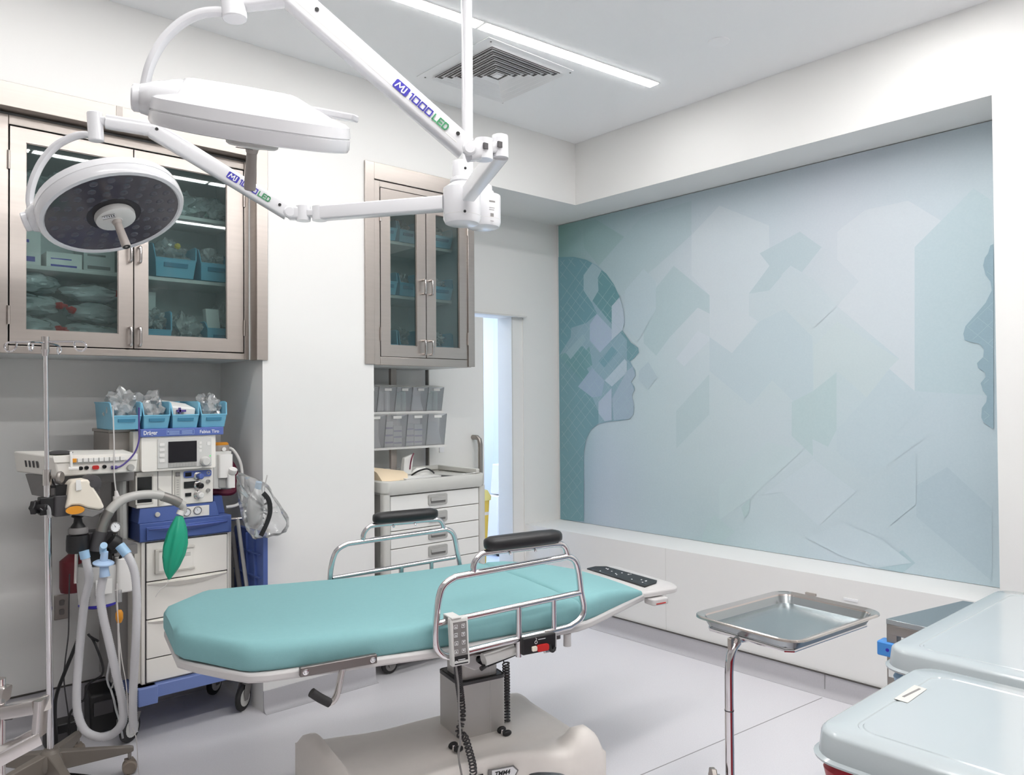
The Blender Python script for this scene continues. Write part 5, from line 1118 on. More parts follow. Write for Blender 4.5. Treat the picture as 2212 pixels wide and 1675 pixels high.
build(MB().tube([(0.869,3.421,0.536),(0.864,3.427,0.452),(0.857,3.434,0.387),(0.867,3.426,0.346),(0.88,3.414,0.377),(0.881,3.412,0.433)], 0.004, 6, k=6), 'loop', 'clear_tube', tubes)
build(MB().tube([(0.867,3.426,0.346),(0.877,3.418,0.303),(0.885,3.412,0.256),(0.89,3.381,0.218),(0.894,3.352,0.161)], 0.004, 6, k=6), 'tail', 'clear_tube', tubes)

# ------------------------------------------------------------------ surgical light
sl_ = thing('surgical_light', 'white ceiling mounted surgical light with two round heads on jointed arms', 'surgical light', (1.673,2.109) + (ZC,))
px0, py0 = (1.673,2.109)
zA = lambda *a: None
build(MB().cyl((px0,py0,ZC), (px0,py0,2.271), 0.0195, n=24), 'pole', 'white_enamel', sl_)
build(MB().lathe((px0,py0,ZC), (0,0,-1), [(0.001,0),(0.11,0),(0.11,0.02),(0.09,0.05),(0.03,0.07),(0.001,0.07)], 32), 'ceiling_canopy', 'white_enamel', sl_)
def hub(cx, cy, zs, nm):
    zt, zn, zsd, zb = zs
    h = build(MB().lathe((cx,cy,zt), (0,0,-1), [(0.001,0),(0.033,0),(0.034,0.004),(0.034,zt-zn),(0.040,zt-zn+0.004),(0.041,zt-zn+0.014),(0.037,zt-zn+0.018),(0.064,zt-zsd),(0.0645,zt-zsd+0.01),(0.0645,zt-zb-0.018),(0.058,zt-zb-0.004),(0.048,zt-zb),(0.001,zt-zb)], 36), nm, 'white_enamel', sl_)
    build(MB().lathe((cx,cy,zb+0.03), (0,0,-1), [(0.0652,0),(0.0652,0.0012),(0.064,0.0012)], 36), 'seam_ring', 'light_grey', h)
    return h
ha = [(1.634,2.091,2.316),(1.634,2.091,2.261),(1.634,2.092,2.223),(1.635,2.094,2.099)]
hA = hub(ha[2][0], ha[2][1], [q[2] for q in ha], 'hub')
hb = [(1.777,2.152,2.271),(1.777,2.152,2.254),(1.777,2.153,2.234),(1.778,2.154,2.117)]
hB = hub(hb[2][0], hb[2][1], [q[2] for q in hb], 'hub')
for p_ in [(1.618,2.052,2.283),(1.599,2.032,2.13)]: build(MB().ball(p_, 0.005, 8), 'set_screw', 'print_black', hA)
lab = [(1.762,2.08,2.178),(1.782,2.069,2.192)]
build(MB().beam(hb[0], (px0, py0, hb[0][2]), 0.05, 0.03), 'coupling', 'white_enamel', sl_)
# rating print on the second hub
rp_ = MB()
c = Vector((hb[2][0], hb[2][1], 0)); 
for zf, hh, a0, a1 in ((0.70,0.006,-28,-6),(0.52,0.002,-28,-8),(0.46,0.002,-28,-10),(0.26,0.012,-24,-12),(0.12,0.002,-24,-12)):
    zc_ = hb[3][2] + (hb[2][2]-hb[3][2])*zf
    base = math.atan2(-c.y, -c.x)
    pts = []
    for i in range(5):
        a = base - math.radians(-(a0+(a1-a0)*i/4)) + math.radians(48)
        pts.append((c.x+0.0651*math.cos(a), c.y+0.0651*math.sin(a)))
    rp_.loft([[(x, y, zc_) for x, y in pts], [(x, y, zc_+hh) for x, y in pts]], cap=False, closed=False)
build(rp_, 'rating_print', 'mid_grey', hB)
def side_frame(p0, p1):
    p0 = Vector(p0); p1 = Vector(p1); d = (p1-p0).normalized(); u = Vector((0,0,1)); u = (u-d*u.dot(d)).normalized(); s = d.cross(u)
    if s.dot(Vector((0,0,1.5))-p0) < 0: s = -s
    return d, u, s
def logo(p0, p1, f0, f1, h, half, par):
    """lettering along the arm face turned to the room; p0 is the upper left end"""
    d, u, s = side_frame(p0, p1); p0 = Vector(p0); p1 = Vector(p1); L = (p1-p0).length
    o = p0 + d*L*f0 + s*(half+0.0008); W = L*(f1-f0)
    M = basis(o - u*h*0.5, d, u)
    if (M.to_3x3() @ Vector((0,0,1))).dot(s) < 0: pass
    bd = MB(); bd.prism([(x, y, 0) for x, y in rrect(W*0.255, h*1.25, h*0.2, 3, W*0.12, h*0.5)], (0,0,0.0006)); build(bd.xf(M), 'badge', 'logo_blue', par)
    t = MB()
    def stroke(a, b, w=h*0.17, mb=None):
        a = Vector((a[0],a[1],0)); b = Vector((b[0],b[1],0)); e = (b-a).normalized(); n = Vector((-e.y,e.x,0))*w*0.5; (mb or t).prism([a-n-e*w*0.3, b-n+e*w*0.3, b+n+e*w*0.3, a+n-e*w*0.3], (0,0,0.0006))
    bx0, bw = W*0.03, W*0.18
    for a, b in (((0.0,0.12),(0.16,0.9)),((0.16,0.9),(0.38,0.35)),((0.38,0.35),(0.62,0.9)),((0.62,0.9),(0.66,0.15)),((0.9,0.9),(0.9,0.15)),((0.9,0.15),(0.7,0.05))):
        stroke((bx0+bw*a[0], h*a[1]), (bx0+bw*b[0], h*b[1]))
    t.v = [v + Vector((0,0,0.0008)) for v in t.v]
    build(t.xf(M), 'badge_letters', 'print_white', par)
    n = MB(); x = W*0.285
    stroke((x, h*0.85), (x+W*0.025, h*0.95), mb=n); stroke((x+W*0.028, h*0.95), (x+W*0.028, h*0.05), mb=n); x += W*0.055
    for k in range(3):
        w = W*0.10; a = (x+W*0.012, h*0.08); b = (x+w, h*0.08); c_ = (x+w, h*0.92); e = (x+W*0.012, h*0.92)
        for q, r in ((a,b),(b,c_),(c_,e),(e,a)): stroke(q, r, mb=n)
        x += W*0.122
    build(n.xf(M), 'model_number', 'logo_blue', par)
    g = MB(); x = W*0.735; w = W*0.07
    for q, r in (((0,0.9),(0,0.08)),((0,0.08),(1,0.08))): stroke((x+w*q[0], h*q[1]), (x+w*r[0], h*r[1]), h*0.19, g)
    x += W*0.092
    for q, r in (((0,0.9),(0,0.08)),((0,0.08),(1,0.08)),((0,0.5),(0.9,0.5)),((0,0.92),(1,0.92))): stroke((x+w*q[0], h*q[1]), (x+w*r[0], h*r[1]), h*0.19, g)
    x += W*0.094
    for q, r in (((0,0.92),(0,0.08)),((0,0.08),(0.75,0.08)),((0.75,0.08),(1,0.3)),((1,0.3),(1,0.7)),((1,0.7),(0.75,0.92)),((0.75,0.92),(0,0.92))): stroke((x+w*q[0], h*q[1]), (x+w*r[0], h*r[1]), h*0.19, g)
    build(g.xf(M), 'model_letters', 'logo_green', par)
# lower arm set
e0, e1 = (1.59,2.133,2.173), (1.333,2.535,2.174)
A2 = build(MB().beam(e0, e1, 0.046, 0.050, r=0.006), 'extension_arm', 'white_enamel', sl_)
j2 = [(1.331,2.537,2.174),(1.292,2.585,2.176),(1.254,2.618,2.178)]
kn = MB().cyl(Vector(j2[0])+Vector((0,0,0.024)), Vector(j2[0])-Vector((0,0,0.026)), 0.026, n=20).beam(j2[0], j2[1], 0.034, 0.026, r=0.006).cyl(Vector(j2[1])+Vector((0,0,0.026)), Vector(j2[1])-Vector((0,0,0.026)), 0.026, n=20).beam(j2[1], j2[2], 0.044, 0.046, r=0.01)
K2 = build(kn, 'elbow_joint', 'white_enamel', sl_)
s0, s1 = (0.839,2.794,2.434), (1.25,2.621,2.179)
S2 = build(MB().beam(s0, s1, 0.050, 0.056, r=0.008, w1=0.046, h1=0.050), 'spring_arm', 'white_enamel', sl_)
d_, u_, n_ = side_frame(s0, s1)
build(MB().lathe(Vector(j2[2])+n_*0.014, n_, [(0.001,0.014),(0.016,0.014),(0.021,0.010),(0.022,0)], 24), 'pivot_cap', 'white_enamel', S2)
for f in (0.03, 0.93): build(MB().lathe(Vector(s0).lerp(Vector(s1), f)+n_*0.0262+u_*0.004, n_, [(0.0055,0.0),(0.0055,0.001),(0.001,0.001)], 12), 'bolt_hole', 'print_black', S2)
logo(s0, s1, 0.545, 0.86, 0.020, 0.0245, S2)
# upper arm set
e0, e1 = (1.602,2.015,2.186), (1.395,1.61,2.186)
build(MB().beam(e0, e1, 0.042, 0.052, r=0.006), 'extension_arm', 'white_enamel', sl_)
j1 = [(1.393,1.612,2.196),(1.34,1.618,2.182),(1.295,1.632,2.172)]
K1 = build(MB().cyl(Vector(j1[0])+Vector((0,0,0.024)), Vector(j1[0])-Vector((0,0,0.03)), 0.0235, n=22).lathe(Vector(j1[0])+Vector((0,0,0.024)), (0,0,1), [(0.0235,0),(0.022,0.008),(0.012,0.012),(0.001,0.013)], 22).beam(j1[0], j1[1], 0.03, 0.030, r=0.006).cyl(Vector(j1[1])+Vector((0,0,0.026)), Vector(j1[1])-Vector((0,0,0.03)), 0.025, n=20).beam(Vector(j1[1])+Vector((0,0,-0.002)), Vector(j1[2])+Vector((0,0,-0.004)), 0.044, 0.050, r=0.01), 'elbow_joint', 'white_enamel', sl_)
rr_ = Vector((0.664, 0.748, 0))
for q, dz in ((j1[0], 0.0), (Vector(j1[1])+Vector((0.004,-0.004,0)), 0.0)):
    qv = Vector(q) - rr_*0.0245
    build(MB().box(qv.x-0.007, qv.x+0.007, qv.y-0.003, qv.y+0.003, qv.z-0.008, qv.z+0.008), 'joint_gap', 'dark_grey', K1)
s0, s1 = (0.882,1.831,2.531), (1.291,1.635,2.176)
S1 = build(MB().beam(s0, s1, 0.050, 0.062, r=0.008, w1=0.046, h1=0.058), 'spring_arm', 'white_enamel', sl_)
d_, u_, n_ = side_frame(s0, s1)
build(MB().lathe(Vector(j1[2])+n_*0.014, n_, [(0.001,0.014),(0.014,0.014),(0.019,0.010),(0.020,0)], 24), 'pivot_cap', 'white_enamel', S1)
for f in (0.13, 0.93): build(MB().lathe(Vector(s0).lerp(Vector(s1), f)+n_*0.0262+u_*0.008, n_, [(0.0055,0.0),(0.0055,0.001),(0.001,0.001)], 12), 'bolt_hole', 'print_black', S1)
build(MB().beam(Vector(s0)+n_*0.0248-u_*0.012, Vector(s0).lerp(Vector(s1), 0.95)+n_*0.0228-u_*0.012, 0.001, 0.003, up=u_, r=0.0004), 'groove', 'light_grey', S1)
logo(s0, s1, 0.575, 0.88, 0.020, 0.0245, S1)
# elbows, posts, yokes
w0 = [(0.893,1.822,2.525),(0.781,1.895,2.502),(0.758,1.901,2.551),(0.764,1.897,2.456)]
build(MB().beam(w0[0], w0[1], 0.044, 0.034, r=0.01), 'wrist', 'white_enamel', sl_)
build(MB().cyl(w0[2], w0[3], 0.030, n=26).beam(w0[1], Vector(w0[2]).lerp(Vector(w0[3]), 0.5), 0.036, 0.03, r=0.008), 'swivel_post', 'white_enamel', sl_, bev=0.003)
Yk = [(0.762,1.899,2.47),(0.732,1.925,2.476),(0.697,1.956,2.47),(0.663,1.988,2.447),(0.63,2.017,2.403),(0.608,2.038,2.349),(0.6,2.06,2.295),(0.598,2.063,2.245)]
build(MB().ribbon(Yk, lambda t: 0.030-0.004*t, 0.018, (0.664,0.748,0.0), k=6), 'yoke', 'white_enamel', sl_)
w2 = [(0.842,2.792,2.434),(0.702,2.836,2.442),(0.671,2.849,2.468),(0.676,2.847,2.373)]
build(MB().beam(w2[0], w2[1], 0.042, 0.044, r=0.01), 'wrist', 'white_enamel', sl_)
build(MB().cyl(w2[2], w2[3], 0.024, n=24).beam(w2[1], Vector(w2[2]).lerp(Vector(w2[3]), 0.3), 0.03, 0.028, r=0.008), 'swivel_post', 'white_enamel', sl_, bev=0.003)
Yk = [(0.674,2.848,2.386),(0.649,2.87,2.395),(0.615,2.901,2.386),(0.574,2.937,2.356),(0.54,2.969,2.303),(0.518,2.99,2.238),(0.512,3.009,2.182),(0.517,3.006,2.148)]
build(MB().ribbon(Yk, lambda t: 0.032-0.006*t, 0.018, (0.664,0.748,0.0), k=6), 'yoke', 'white_enamel', sl_)
def lamp_head(o, xa, za, R, seed):
    o = Vector(o); xa = Vector(xa).normalized(); za = Vector(za).normalized(); xa = (xa - za*xa.dot(za)).normalized(); ya = za.cross(xa)
    M = Matrix(((xa.x,ya.x,za.x,o.x),(xa.y,ya.y,za.y,o.y),(xa.z,ya.z,za.z,o.z),(0,0,0,1)))
    def B(mb, nm, m, par, **k): return build(mb.xf(M), nm, m, par, **k)
    # shell with flat-sided crown
    n = 48
    def loop(r, z, ex=0.0, dx=0.0, sq=0.0):
        out = []
        for i in range(n):
            a = 2*math.pi*i/n; q = 1 + sq*abs(math.cos(2*a)); out.append((dx + r*q*math.cos(a)*(1+ex), r*q*math.sin(a), z))
        return out
    sh = MB().loft([loop(R-0.022, 0.004), loop(R-0.016, -0.002), loop(R-0.004, 0.0), loop(R, 0.008), loop(R, 0.030), loop(R-0.002, 0.031), loop(R-0.002, 0.034), loop(R, 0.035), loop(R-0.004, 0.060), loop(R-0.014, 0.066), loop(R-0.05, 0.076), loop(R*0.50, 0.112, 0.1, -0.03), loop(R*0.44, 0.116, 0.1, -0.03), loop(0.001, 0.118, 0, -0.03)])
    h = B(sh, 'lamp_head', 'white_enamel', sl_, angle=28)
    # arm socket
    sk = MB(); L = []
    for x, w, z0, z1 in ((-R+0.13, 0.085, 0.03, 0.112), (-R+0.06, 0.080, 0.016, 0.108), (-R+0.005, 0.060, 0.012, 0.092), (-R-0.016, 0.040, 0.016, 0.084)):
        L.append([(x, w*math.cos(2*math.pi*i/20), (z0+z1)/2 + (z1-z0)/2*math.sin(2*math.pi*i/20)) for i in range(20)])
    B(sk.loft(L), 'socket_housing', 'white_enamel', h, angle=50)
    B(MB().lathe((-R-0.014,0,0.05), (-1,0,0), [(0.034,0),(0.034,0.003),(0.032,0.004),(0.032,0.018),(0.028,0.022),(0.001,0.022)], 24), 'pivot', 'white_enamel', h)
    B(MB().lathe((-R-0.0358,0,0.05), (-1,0,0), [(0.020,0),(0.020,0.0012),(0.001,0.0012)], 20), 'pivot_cap', 'dark_grey' if seed == 1 else 'white_enamel', h)
    if seed == 1: B(MB().prism([(R-0.10,0.09,0.080),(R-0.02,0.12,0.072),(R+0.03,0.10,0.074),(R+0.01,0.07,0.078)], (0,0,0.018)), 'side_grip', 'white_enamel', h, bev=0.004)
    B(MB().lathe((0,0,0.002), (0,0,1), [(0.001,0),(R-0.021,0),(R-0.021,0.003),(0.001,0.003)], 48), 'front_glass', 'lamp_glass', h)
    cells = MB()
    for r, c in ((0.090, 10), (0.128, 14), (0.166, 18), (0.203, 22)):
        for i in range(c):
            a = 2*math.pi*(i+0.3*seed+r*7)/c
            r_ = r*R/0.252; cells.lathe((r_*math.cos(a), r_*math.sin(a), 0.0022), (0,0,-1), [(0.0135,0),(0.0115,0.001),(0.0035,0.0012),(0.001,0.0004)], 10)
    B(cells, 'led_lenses', 'lamp_lens', h)['kind'] = 'stuff'
    B(MB().lathe((0,0,0.002), (0,0,-1), [(0.085,0),(0.085,0.0012),(0.001,0.0012)], 32), 'centre_ring', 'lamp_dark', h)
    B(MB().lathe((0,0,0.001), (0,0,-1), [(0.062,0),(0.064,0.006),(0.062,0.020),(0.056,0.024),(0.020,0.025),(0.018,0.028),(0.001,0.028)], 32), 'handle_hub', 'light_grey', h)
    B(MB().lathe((0,0,-0.024), (0,0,-1), [(0.017,0),(0.014,0.012),(0.0125,0.014),(0.0145,0.10),(0.013,0.104),(0.009,0.104)], 20), 'grip', 'taupe', h)
    B(MB().lathe((0,0,-0.127), (0,0,-1), [(0.0125,0),(0.0115,0.002),(0.001,0.0005)], 16), 'grip_opening', 'print_black', h)
    kp = MB().prism([(x, y, -0.0255) for x, y in rrect(0.040, 0.017, 0.006, 3, -0.018, -0.036)], (0,0,-0.0006)); B(kp, 'touch_panel', 'print_white', h)
    bars = MB()
    for i in range(5): bars.box(-0.032+i*0.007, -0.0285+i*0.007, -0.0405, -0.0405+0.003+i*0.0015, -0.0268, -0.0261)
    for a, b, c_, e in ((-0.038,0.002,-0.0450,-0.0442),(-0.038,0.002,-0.0278,-0.0270)): bars.box(a, b, c_, e, -0.0268, -0.0261)
    B(bars, 'level_print', 'print_black', h)
    return h
mat('tray_rim', (214, 204, 198), 0.18, 1.0)
mat('sticker_paper', (206, 205, 200), 0.6)
mat('lamp_glass', (66, 64, 72), 0.15, coat=0.3, noise_amt=0.25, noise_scale=14)
mat('lamp_dark', (38, 37, 42), 0.25)
mat('lamp_lens', (96, 95, 104), 0.06, 0.5)
lamp_head(*[(0.725,2.821,2.128),(0.893,-0.303,0.331),(-0.181,0.431,0.884)], 0.2285, 2)
lamp_head(*[(0.795,1.862,2.156),(0.925,-0.376,-0.055),(-0.086,-0.349,0.933)], 0.2365, 1)

# ------------------------------------------------------------------ operating table
bed = thing('operating_table', 'mobile operating table with teal covered mattress and chrome side rails', 'operating table', (1.72, 2.42, 0.0), rz=math.radians(-11.5), local=True)
def section(x, y0, y1, zb, zt, r, n=5):
    dz = max(0.0, -0.1-x)*0.042; zb += dz; zt += dz
    out = [(x, y0+0.006, zb), (x, y0, zb+0.01)]
    for i in range(n+1):
        a = math.radians(90*i/n); out.append((x, y0 + r - r*math.cos(a), zt - r + r*math.sin(a)))
    for t in (0.25, 0.5, 0.75): out.append((x, y0+r + (y1-y0-2*r)*t, zt + 0.006*math.sin(math.pi*t)))
    for i in range(n+1):
        a = math.radians(90 - 90*i/n); out.append((x, y1 - r + r*math.cos(a), zt - r + r*math.sin(a)))
    out += [(x, y1, zb+0.01), (x, y1-0.006, zb)]
    return out
def wav(x, s): return 0.003*noise.noise(Vector((x*6, s, 0.3)))
L = []
for x, hw, zb, zt, r in ((-0.905, 0.10, 0.705, 0.745, 0.015), (-0.908, 0.16, 0.70, 0.757, 0.03), (-0.89, 0.21, 0.697, 0.767, 0.04), (-0.85, 0.255, 0.695, 0.770, 0.042), (-0.79, 0.333, 0.693, 0.770, 0.042), (-0.755, 0.378, 0.692, 0.770, 0.042), (-0.73, 0.398, 0.692, 0.770, 0.042), (-0.68, 0.405, 0.691, 0.769, 0.04)):
    L.append(section(x, -hw, hw, zb, zt, r))
for i in range(14):
    x = -0.58 + i*0.0755; L.append(section(x, -0.405+wav(x,1), 0.405+wav(x,5), 0.690, 0.769+wav(x,9), 0.038+0.004*math.sin(x*9)))
L.append(section(0.425, -0.398, 0.398, 0.690, 0.762, 0.035)); L.append(section(0.435, -0.38, 0.385, 0.692, 0.752, 0.03))
build(MB().loft(L), 'mattress', 'teal_cloth', bed, angle=60)
L = []
for x, a, b, zb, zt, r in ((0.425, -0.375, 0.385, 0.690, 0.745, 0.02), (0.432, -0.388, 0.392, 0.689, 0.760, 0.03), (0.45, -0.393, 0.395, 0.689, 0.768, 0.035), (0.52, -0.365, 0.375, 0.687, 0.768, 0.035), (0.62, -0.315, 0.34, 0.684, 0.758, 0.032), (0.74, -0.26, 0.305, 0.681, 0.736, 0.025), (0.84, -0.215, 0.275, 0.679, 0.712, 0.014), (0.868, -0.203, 0.265, 0.679, 0.702, 0.010), (0.876, -0.19, 0.255, 0.680, 0.694, 0.006)):
    L.append(section(x, a, b, zb, zt, r))
build(MB().loft(L), 'foot_pad', 'teal_cloth', bed, angle=60)
outl = [(-0.905,-0.17),(-0.86,-0.25),(-0.76,-0.365),(-0.70,-0.405),(-0.60,-0.415),(0.40,-0.415),(0.47,-0.395),(0.88,-0.20),(0.90,-0.17),(0.90,0.25),(0.88,0.285),(0.47,0.405),(0.40,0.415),(-0.60,0.415),(-0.70,0.405),(-0.76,0.365),(-0.86,0.25),(-0.905,0.17)]
L = []
for x, hw0, hw1 in ((-0.905,-0.17,0.17),(-0.86,-0.25,0.25),(-0.79,-0.345,0.345),(-0.74,-0.402,0.402),(-0.69,-0.415,0.415),(-0.35,-0.415,0.415),(-0.1,-0.415,0.415),(0.40,-0.415,0.415),(0.47,-0.395,0.405),(0.88,-0.20,0.285),(0.90,-0.17,0.25)):
    dz = max(0.0, -0.1-x)*0.042; L.append([(x,hw0,0.660+dz),(x,hw1,0.660+dz),(x,hw1,0.689+dz),(x,hw0,0.689+dz)])
build(MB().loft(L), 'tabletop', 'bed_frame', bed, bev=0.008)
# foot plate with black pad
fpt = [(x, y) for x, y in rrect(0.26, 0.50, 0.07, 5, 0.965, 0.045)]
build(MB().loft([[(x, y, 0.672) for x, y in fpt], [(x, y, 0.690) for x, y in fpt], [(0.965+(x-0.965)*0.93, 0.045+(y-0.045)*0.96, 0.698) for x, y in fpt]]), 'foot_plate', 'bed_frame', bed, bev=0.003)
fpd = build(MB().prism([(0.925,-0.15,0.698),(1.015,-0.12,0.698),(1.045,-0.09,0.698),(1.03,0.255,0.698),(0.985,0.285,0.698),(0.925,0.27,0.698)], (0,0,0.006)), 'grip_pad', 'black_pad', bed, bev=0.003)
dots = MB()
random.seed(3)
for k in range(16):
    x, y = random.uniform(0.94, 1.02), random.uniform(-0.10, 0.24); dots.ball((x, y, 0.7045), (0.004, 0.004, 0.0012), 8)
build(dots, 'worn_spots', 'print_white', fpd)
build(MB().rbox(0.90, 0.985, -0.235, -0.17, 0.642, 0.668, 0.012), 'release_clamp', 'bed_frame', bed, bev=0.004)
build(MB().box(0.915, 0.965, -0.237, -0.234, 0.648, 0.652), 'release_mark', 'red', bed)
build(MB().cyl((0.36,-0.40,0.615),(0.36,-0.40,0.66),0.014,n=14), 'rail_stop', 'bed_frame', bed)
# side rails: the near one and its mirrored copy on the far side
def side_rail(y, dx, sgn):
    c = [(-0.170,0.720),(-0.168,0.80),(-0.156,0.870),(-0.139,0.902),(-0.105,0.920),(-0.06,0.925),(0.30,0.940),(0.34,0.942),(0.370,0.926),(0.385,0.890),(0.396,0.815),(0.408,0.757),(0.398,0.722),(0.36,0.700),(0.30,0.692),(-0.05,0.676),(-0.115,0.668),(-0.152,0.684)]
    if sgn > 0: c = [(x*1.03, z-0.022 if z > 0.85 else z-0.008) for x, z in c]
    Pn = lambda l: [(x+dx, y, z) for x, z in l]
    r = build(MB().tube(Pn(c), 0.0115, 12, closed=True, k=5), 'side_rail', 'chrome', bed)
    dz = -0.016 if sgn > 0 else 0.0
    build(MB().cyl((-0.165+dx,y,0.782+dz),(0.395+dx,y,0.808+dz),0.0105,n=12), 'cross_bar', 'chrome', r)
    build(MB().cyl((0.138+dx,y,0.795+dz),(0.138+dx,y,0.625),0.011,n=12), 'upright', 'chrome', r)
    build(MB().cyl((0.280+dx,y,0.800+dz),(0.280+dx,y,0.635),0.010,n=12), 'upright', 'chrome', r)
    zo = -0.022 if sgn > 0 else 0.0
    build(MB().tube(Pn([(x*1.02, z+zo) for x, z in ((-0.032,0.928),(-0.030,0.958),(-0.010,0.982),(0.022,0.990),(0.16,0.990),(0.288,0.990),(0.320,0.980),(0.333,0.952),(0.334,0.938))]), 0.0105, 12, k=5), 'armrest_tube', 'chrome', r)
    L = []
    for x, w, z0, z1 in ((0.012,0.010,1.006,1.024),(0.018,0.026,0.998,1.036),(0.036,0.035,0.994,1.042),(0.08,0.037,0.993,1.043),(0.23,0.037,0.994,1.044),(0.282,0.035,0.996,1.043),(0.302,0.026,1.000,1.038),(0.308,0.010,1.008,1.028)):
        L.append([(x+dx, y+w*math.cos(2*math.pi*i/20), (z0+z1)/2+zo+(z1-z0)/2*math.copysign(abs(math.sin(2*math.pi*i/20))**0.7, math.sin(2*math.pi*i/20))) for i in range(20)])
    p = build(MB().loft(L), 'arm_pad', 'black_pad', r, angle=60)
    for xx in (0.10, 0.20): build(MB().ball((xx+dx, y-0.012*1, 0.980+zo), 0.006, 8), 'pad_screw', 'chrome', r)
    return r
side_rail(-0.435, 0.0, -1)
side_rail(0.435, -0.075, 1)
# pedestal
lat = build(MB().box(0.138, 0.272, -0.462, -0.440, 0.634, 0.692), 'latch_box', 'black_plastic', bed, bev=0.005)
build(MB().rbox(0.192, 0.238, -0.470, -0.460, 0.640, 0.662, 0.006, 'y'), 'latch_lever', 'red', lat)
build(MB().rbox(0.172, 0.192, -0.468, -0.460, 0.644, 0.660, 0.004, 'y'), 'lever_end', 'cream', lat)
build(MB().tube([(0.243,-0.463,0.655),(0.246,-0.466,0.638),(0.256,-0.468,0.634),(0.264,-0.466,0.645)], 0.006, 8, k=4), 'latch_hook', 'black_plastic', lat)
build(MB().box(0.235, 0.285, -0.445, -0.435, 0.620, 0.70), 'latch_plate', 'chrome_soft', lat, bev=0.004)
lg_ = MB()
lg_.tube([(0.190+0.005*math.cos(a), -0.4625, 0.672+0.005*math.sin(a)) for a in [2*math.pi*i/12 for i in range(12)]], 0.0009, 5, closed=True)
lg_.tube([(0.190,-0.4625,0.679),(0.193,-0.4625,0.684),(0.188,-0.4625,0.687)], 0.0008, 5); lg_.box(0.199, 0.228, -0.463, -0.462, 0.679, 0.6805)
build(lg_, 'maker_mark', 'print_white', lat)
build(MB().box(-0.04, 0.36, -0.36, 0.34, 0.628, 0.660), 'under_frame', 'bracket', bed, bev=0.004)
build(MB().prism([(-0.16,-0.30,0.655),(-0.02,-0.30,0.655),(0.10,-0.30,0.56),(0.04,-0.30,0.555)], (0,0.5,0)), 'head_bracket', 'bed_frame', bed, bev=0.004)
build(MB().cyl((0.055,-0.315,0.592),(0.055,-0.298,0.592),0.012,n=14), 'pivot_bolt', 'print_black', bed)
build(MB().cyl((0.02,-0.40,0.625),(0.135,-0.40,0.642),0.022,n=18), 'actuator', 'light_grey', bed)
build(MB().prism([(0.015,-0.405,0.606),(0.14,-0.405,0.628),(0.20,-0.405,0.640),(0.20,-0.405,0.628),(0.03,-0.405,0.598)], (0,0.04,0)), 'actuator_bracket', 'black_plastic', bed)
build(MB().cyl((0.006,-0.41,0.600),(0.03,-0.40,0.604),0.008,n=10), 'release_pin', 'black_plastic', bed)
build(MB().rbox(0.108, 0.262, -0.065, 0.085, 0.425, 0.635, 0.018), 'inner_column', 'column_alu', bed)
col = build(MB().rbox(0.085, 0.285, -0.085, 0.105, 0.205, 0.430, 0.02), 'outer_column', 'column_alu', bed)
build(MB().rbox(0.092, 0.278, -0.078, 0.098, 0.430, 0.434, 0.018), 'column_mouth', 'black_plastic', col)
build(MB().loft([[(0.185+a*k, 0.01+b*k, z) for a, b in rrect(0.2, 0.19, 0.02, 4)] for k, z in ((1.0, 0.422), (1.008, 0.422), (1.008, 0.434), (0.97, 0.434))], cap=False), 'column_lip', 'dark_grey', col)
build(MB().box(0.215, 0.217, -0.0862, -0.0848, 0.21, 0.422), 'column_seam', 'light_grey', col)
build(MB().box(0.225, 0.2265, -0.0657, -0.0645, 0.436, 0.63), 'column_seam', 'light_grey', col)
# base shell
nx, ny = 44, 30; bx0, bx1, by0, by1 = -0.44, 0.55, -0.37, 0.26
def hbase(x, y):
    h = 0.205
    def bump(cx_, cy_, rx, ry, a): return a*math.exp(-(((x-cx_)/rx)**4 + ((y-cy_)/ry)**4))
    h += bump(0.485, -0.305, 0.055, 0.06, 0.06) + bump(0.485, 0.20, 0.05, 0.055, 0.012)
    h += bump(-0.415, -0.06, 0.05, 0.30, 0.085)
    h += 0.018*math.exp(-((x-0.185)/0.3)**4) if abs(y-0.02) < 0.16 else 0.018*math.exp(-((x-0.185)/0.3)**4)*math.exp(-((abs(y-0.02)-0.16)/0.06)**2)
    e = min(x-bx0, bx1-x, y-by0, by1-y)
    h -= 0.025*max(0, 1-e/0.035)**2
    return h
def edge(x, y):
    # the long sides are waisted between the four feet
    w = 0.10*math.exp(-((x-0.05)/0.30)**4)
    cy_ = (by0+by1)/2; f = (y-cy_)/((by1-by0)/2)
    return y - (w*0.55 if f > 0 else -w*1.35)*abs(f)**1.5
vs = []; fs = []
for i in range(nx+1):
    for j in range(ny+1):
        x = bx0+(bx1-bx0)*i/nx; y = by0+(by1-by0)*j/ny; vs.append((x, edge(x, y), hbase(x, y)))
for i in range(nx):
    for j in range(ny): a = i*(ny+1)+j; fs.append((a, a+ny+1, a+ny+2, a+1))
per = [i*(ny+1) for i in range(nx+1)] + [nx*(ny+1)+j for j in range(1, ny+1)] + [i*(ny+1)+ny for i in range(nx-1, -1, -1)] + [j for j in range(ny-1, 0, -1)]
o0 = len(vs)
for k in per:
    x, y, z = vs[k]; lift = 0.06*math.exp(-((x-0.33)/0.09)**4) if y < 0 else 0.0
    vs.append((x, y, 0.075 + lift))
n = len(per)
for k in range(n): fs.append((per[k], per[(k+1) % n], o0+(k+1) % n, o0+k))
base = build(MB().add(vs, fs), 'base_shell', 'base_shell', bed, angle=50)
build(MB().box(-0.36, 0.40, -0.16, 0.14, 0.07, 0.15), 'chassis', 'dark_grey', bed)
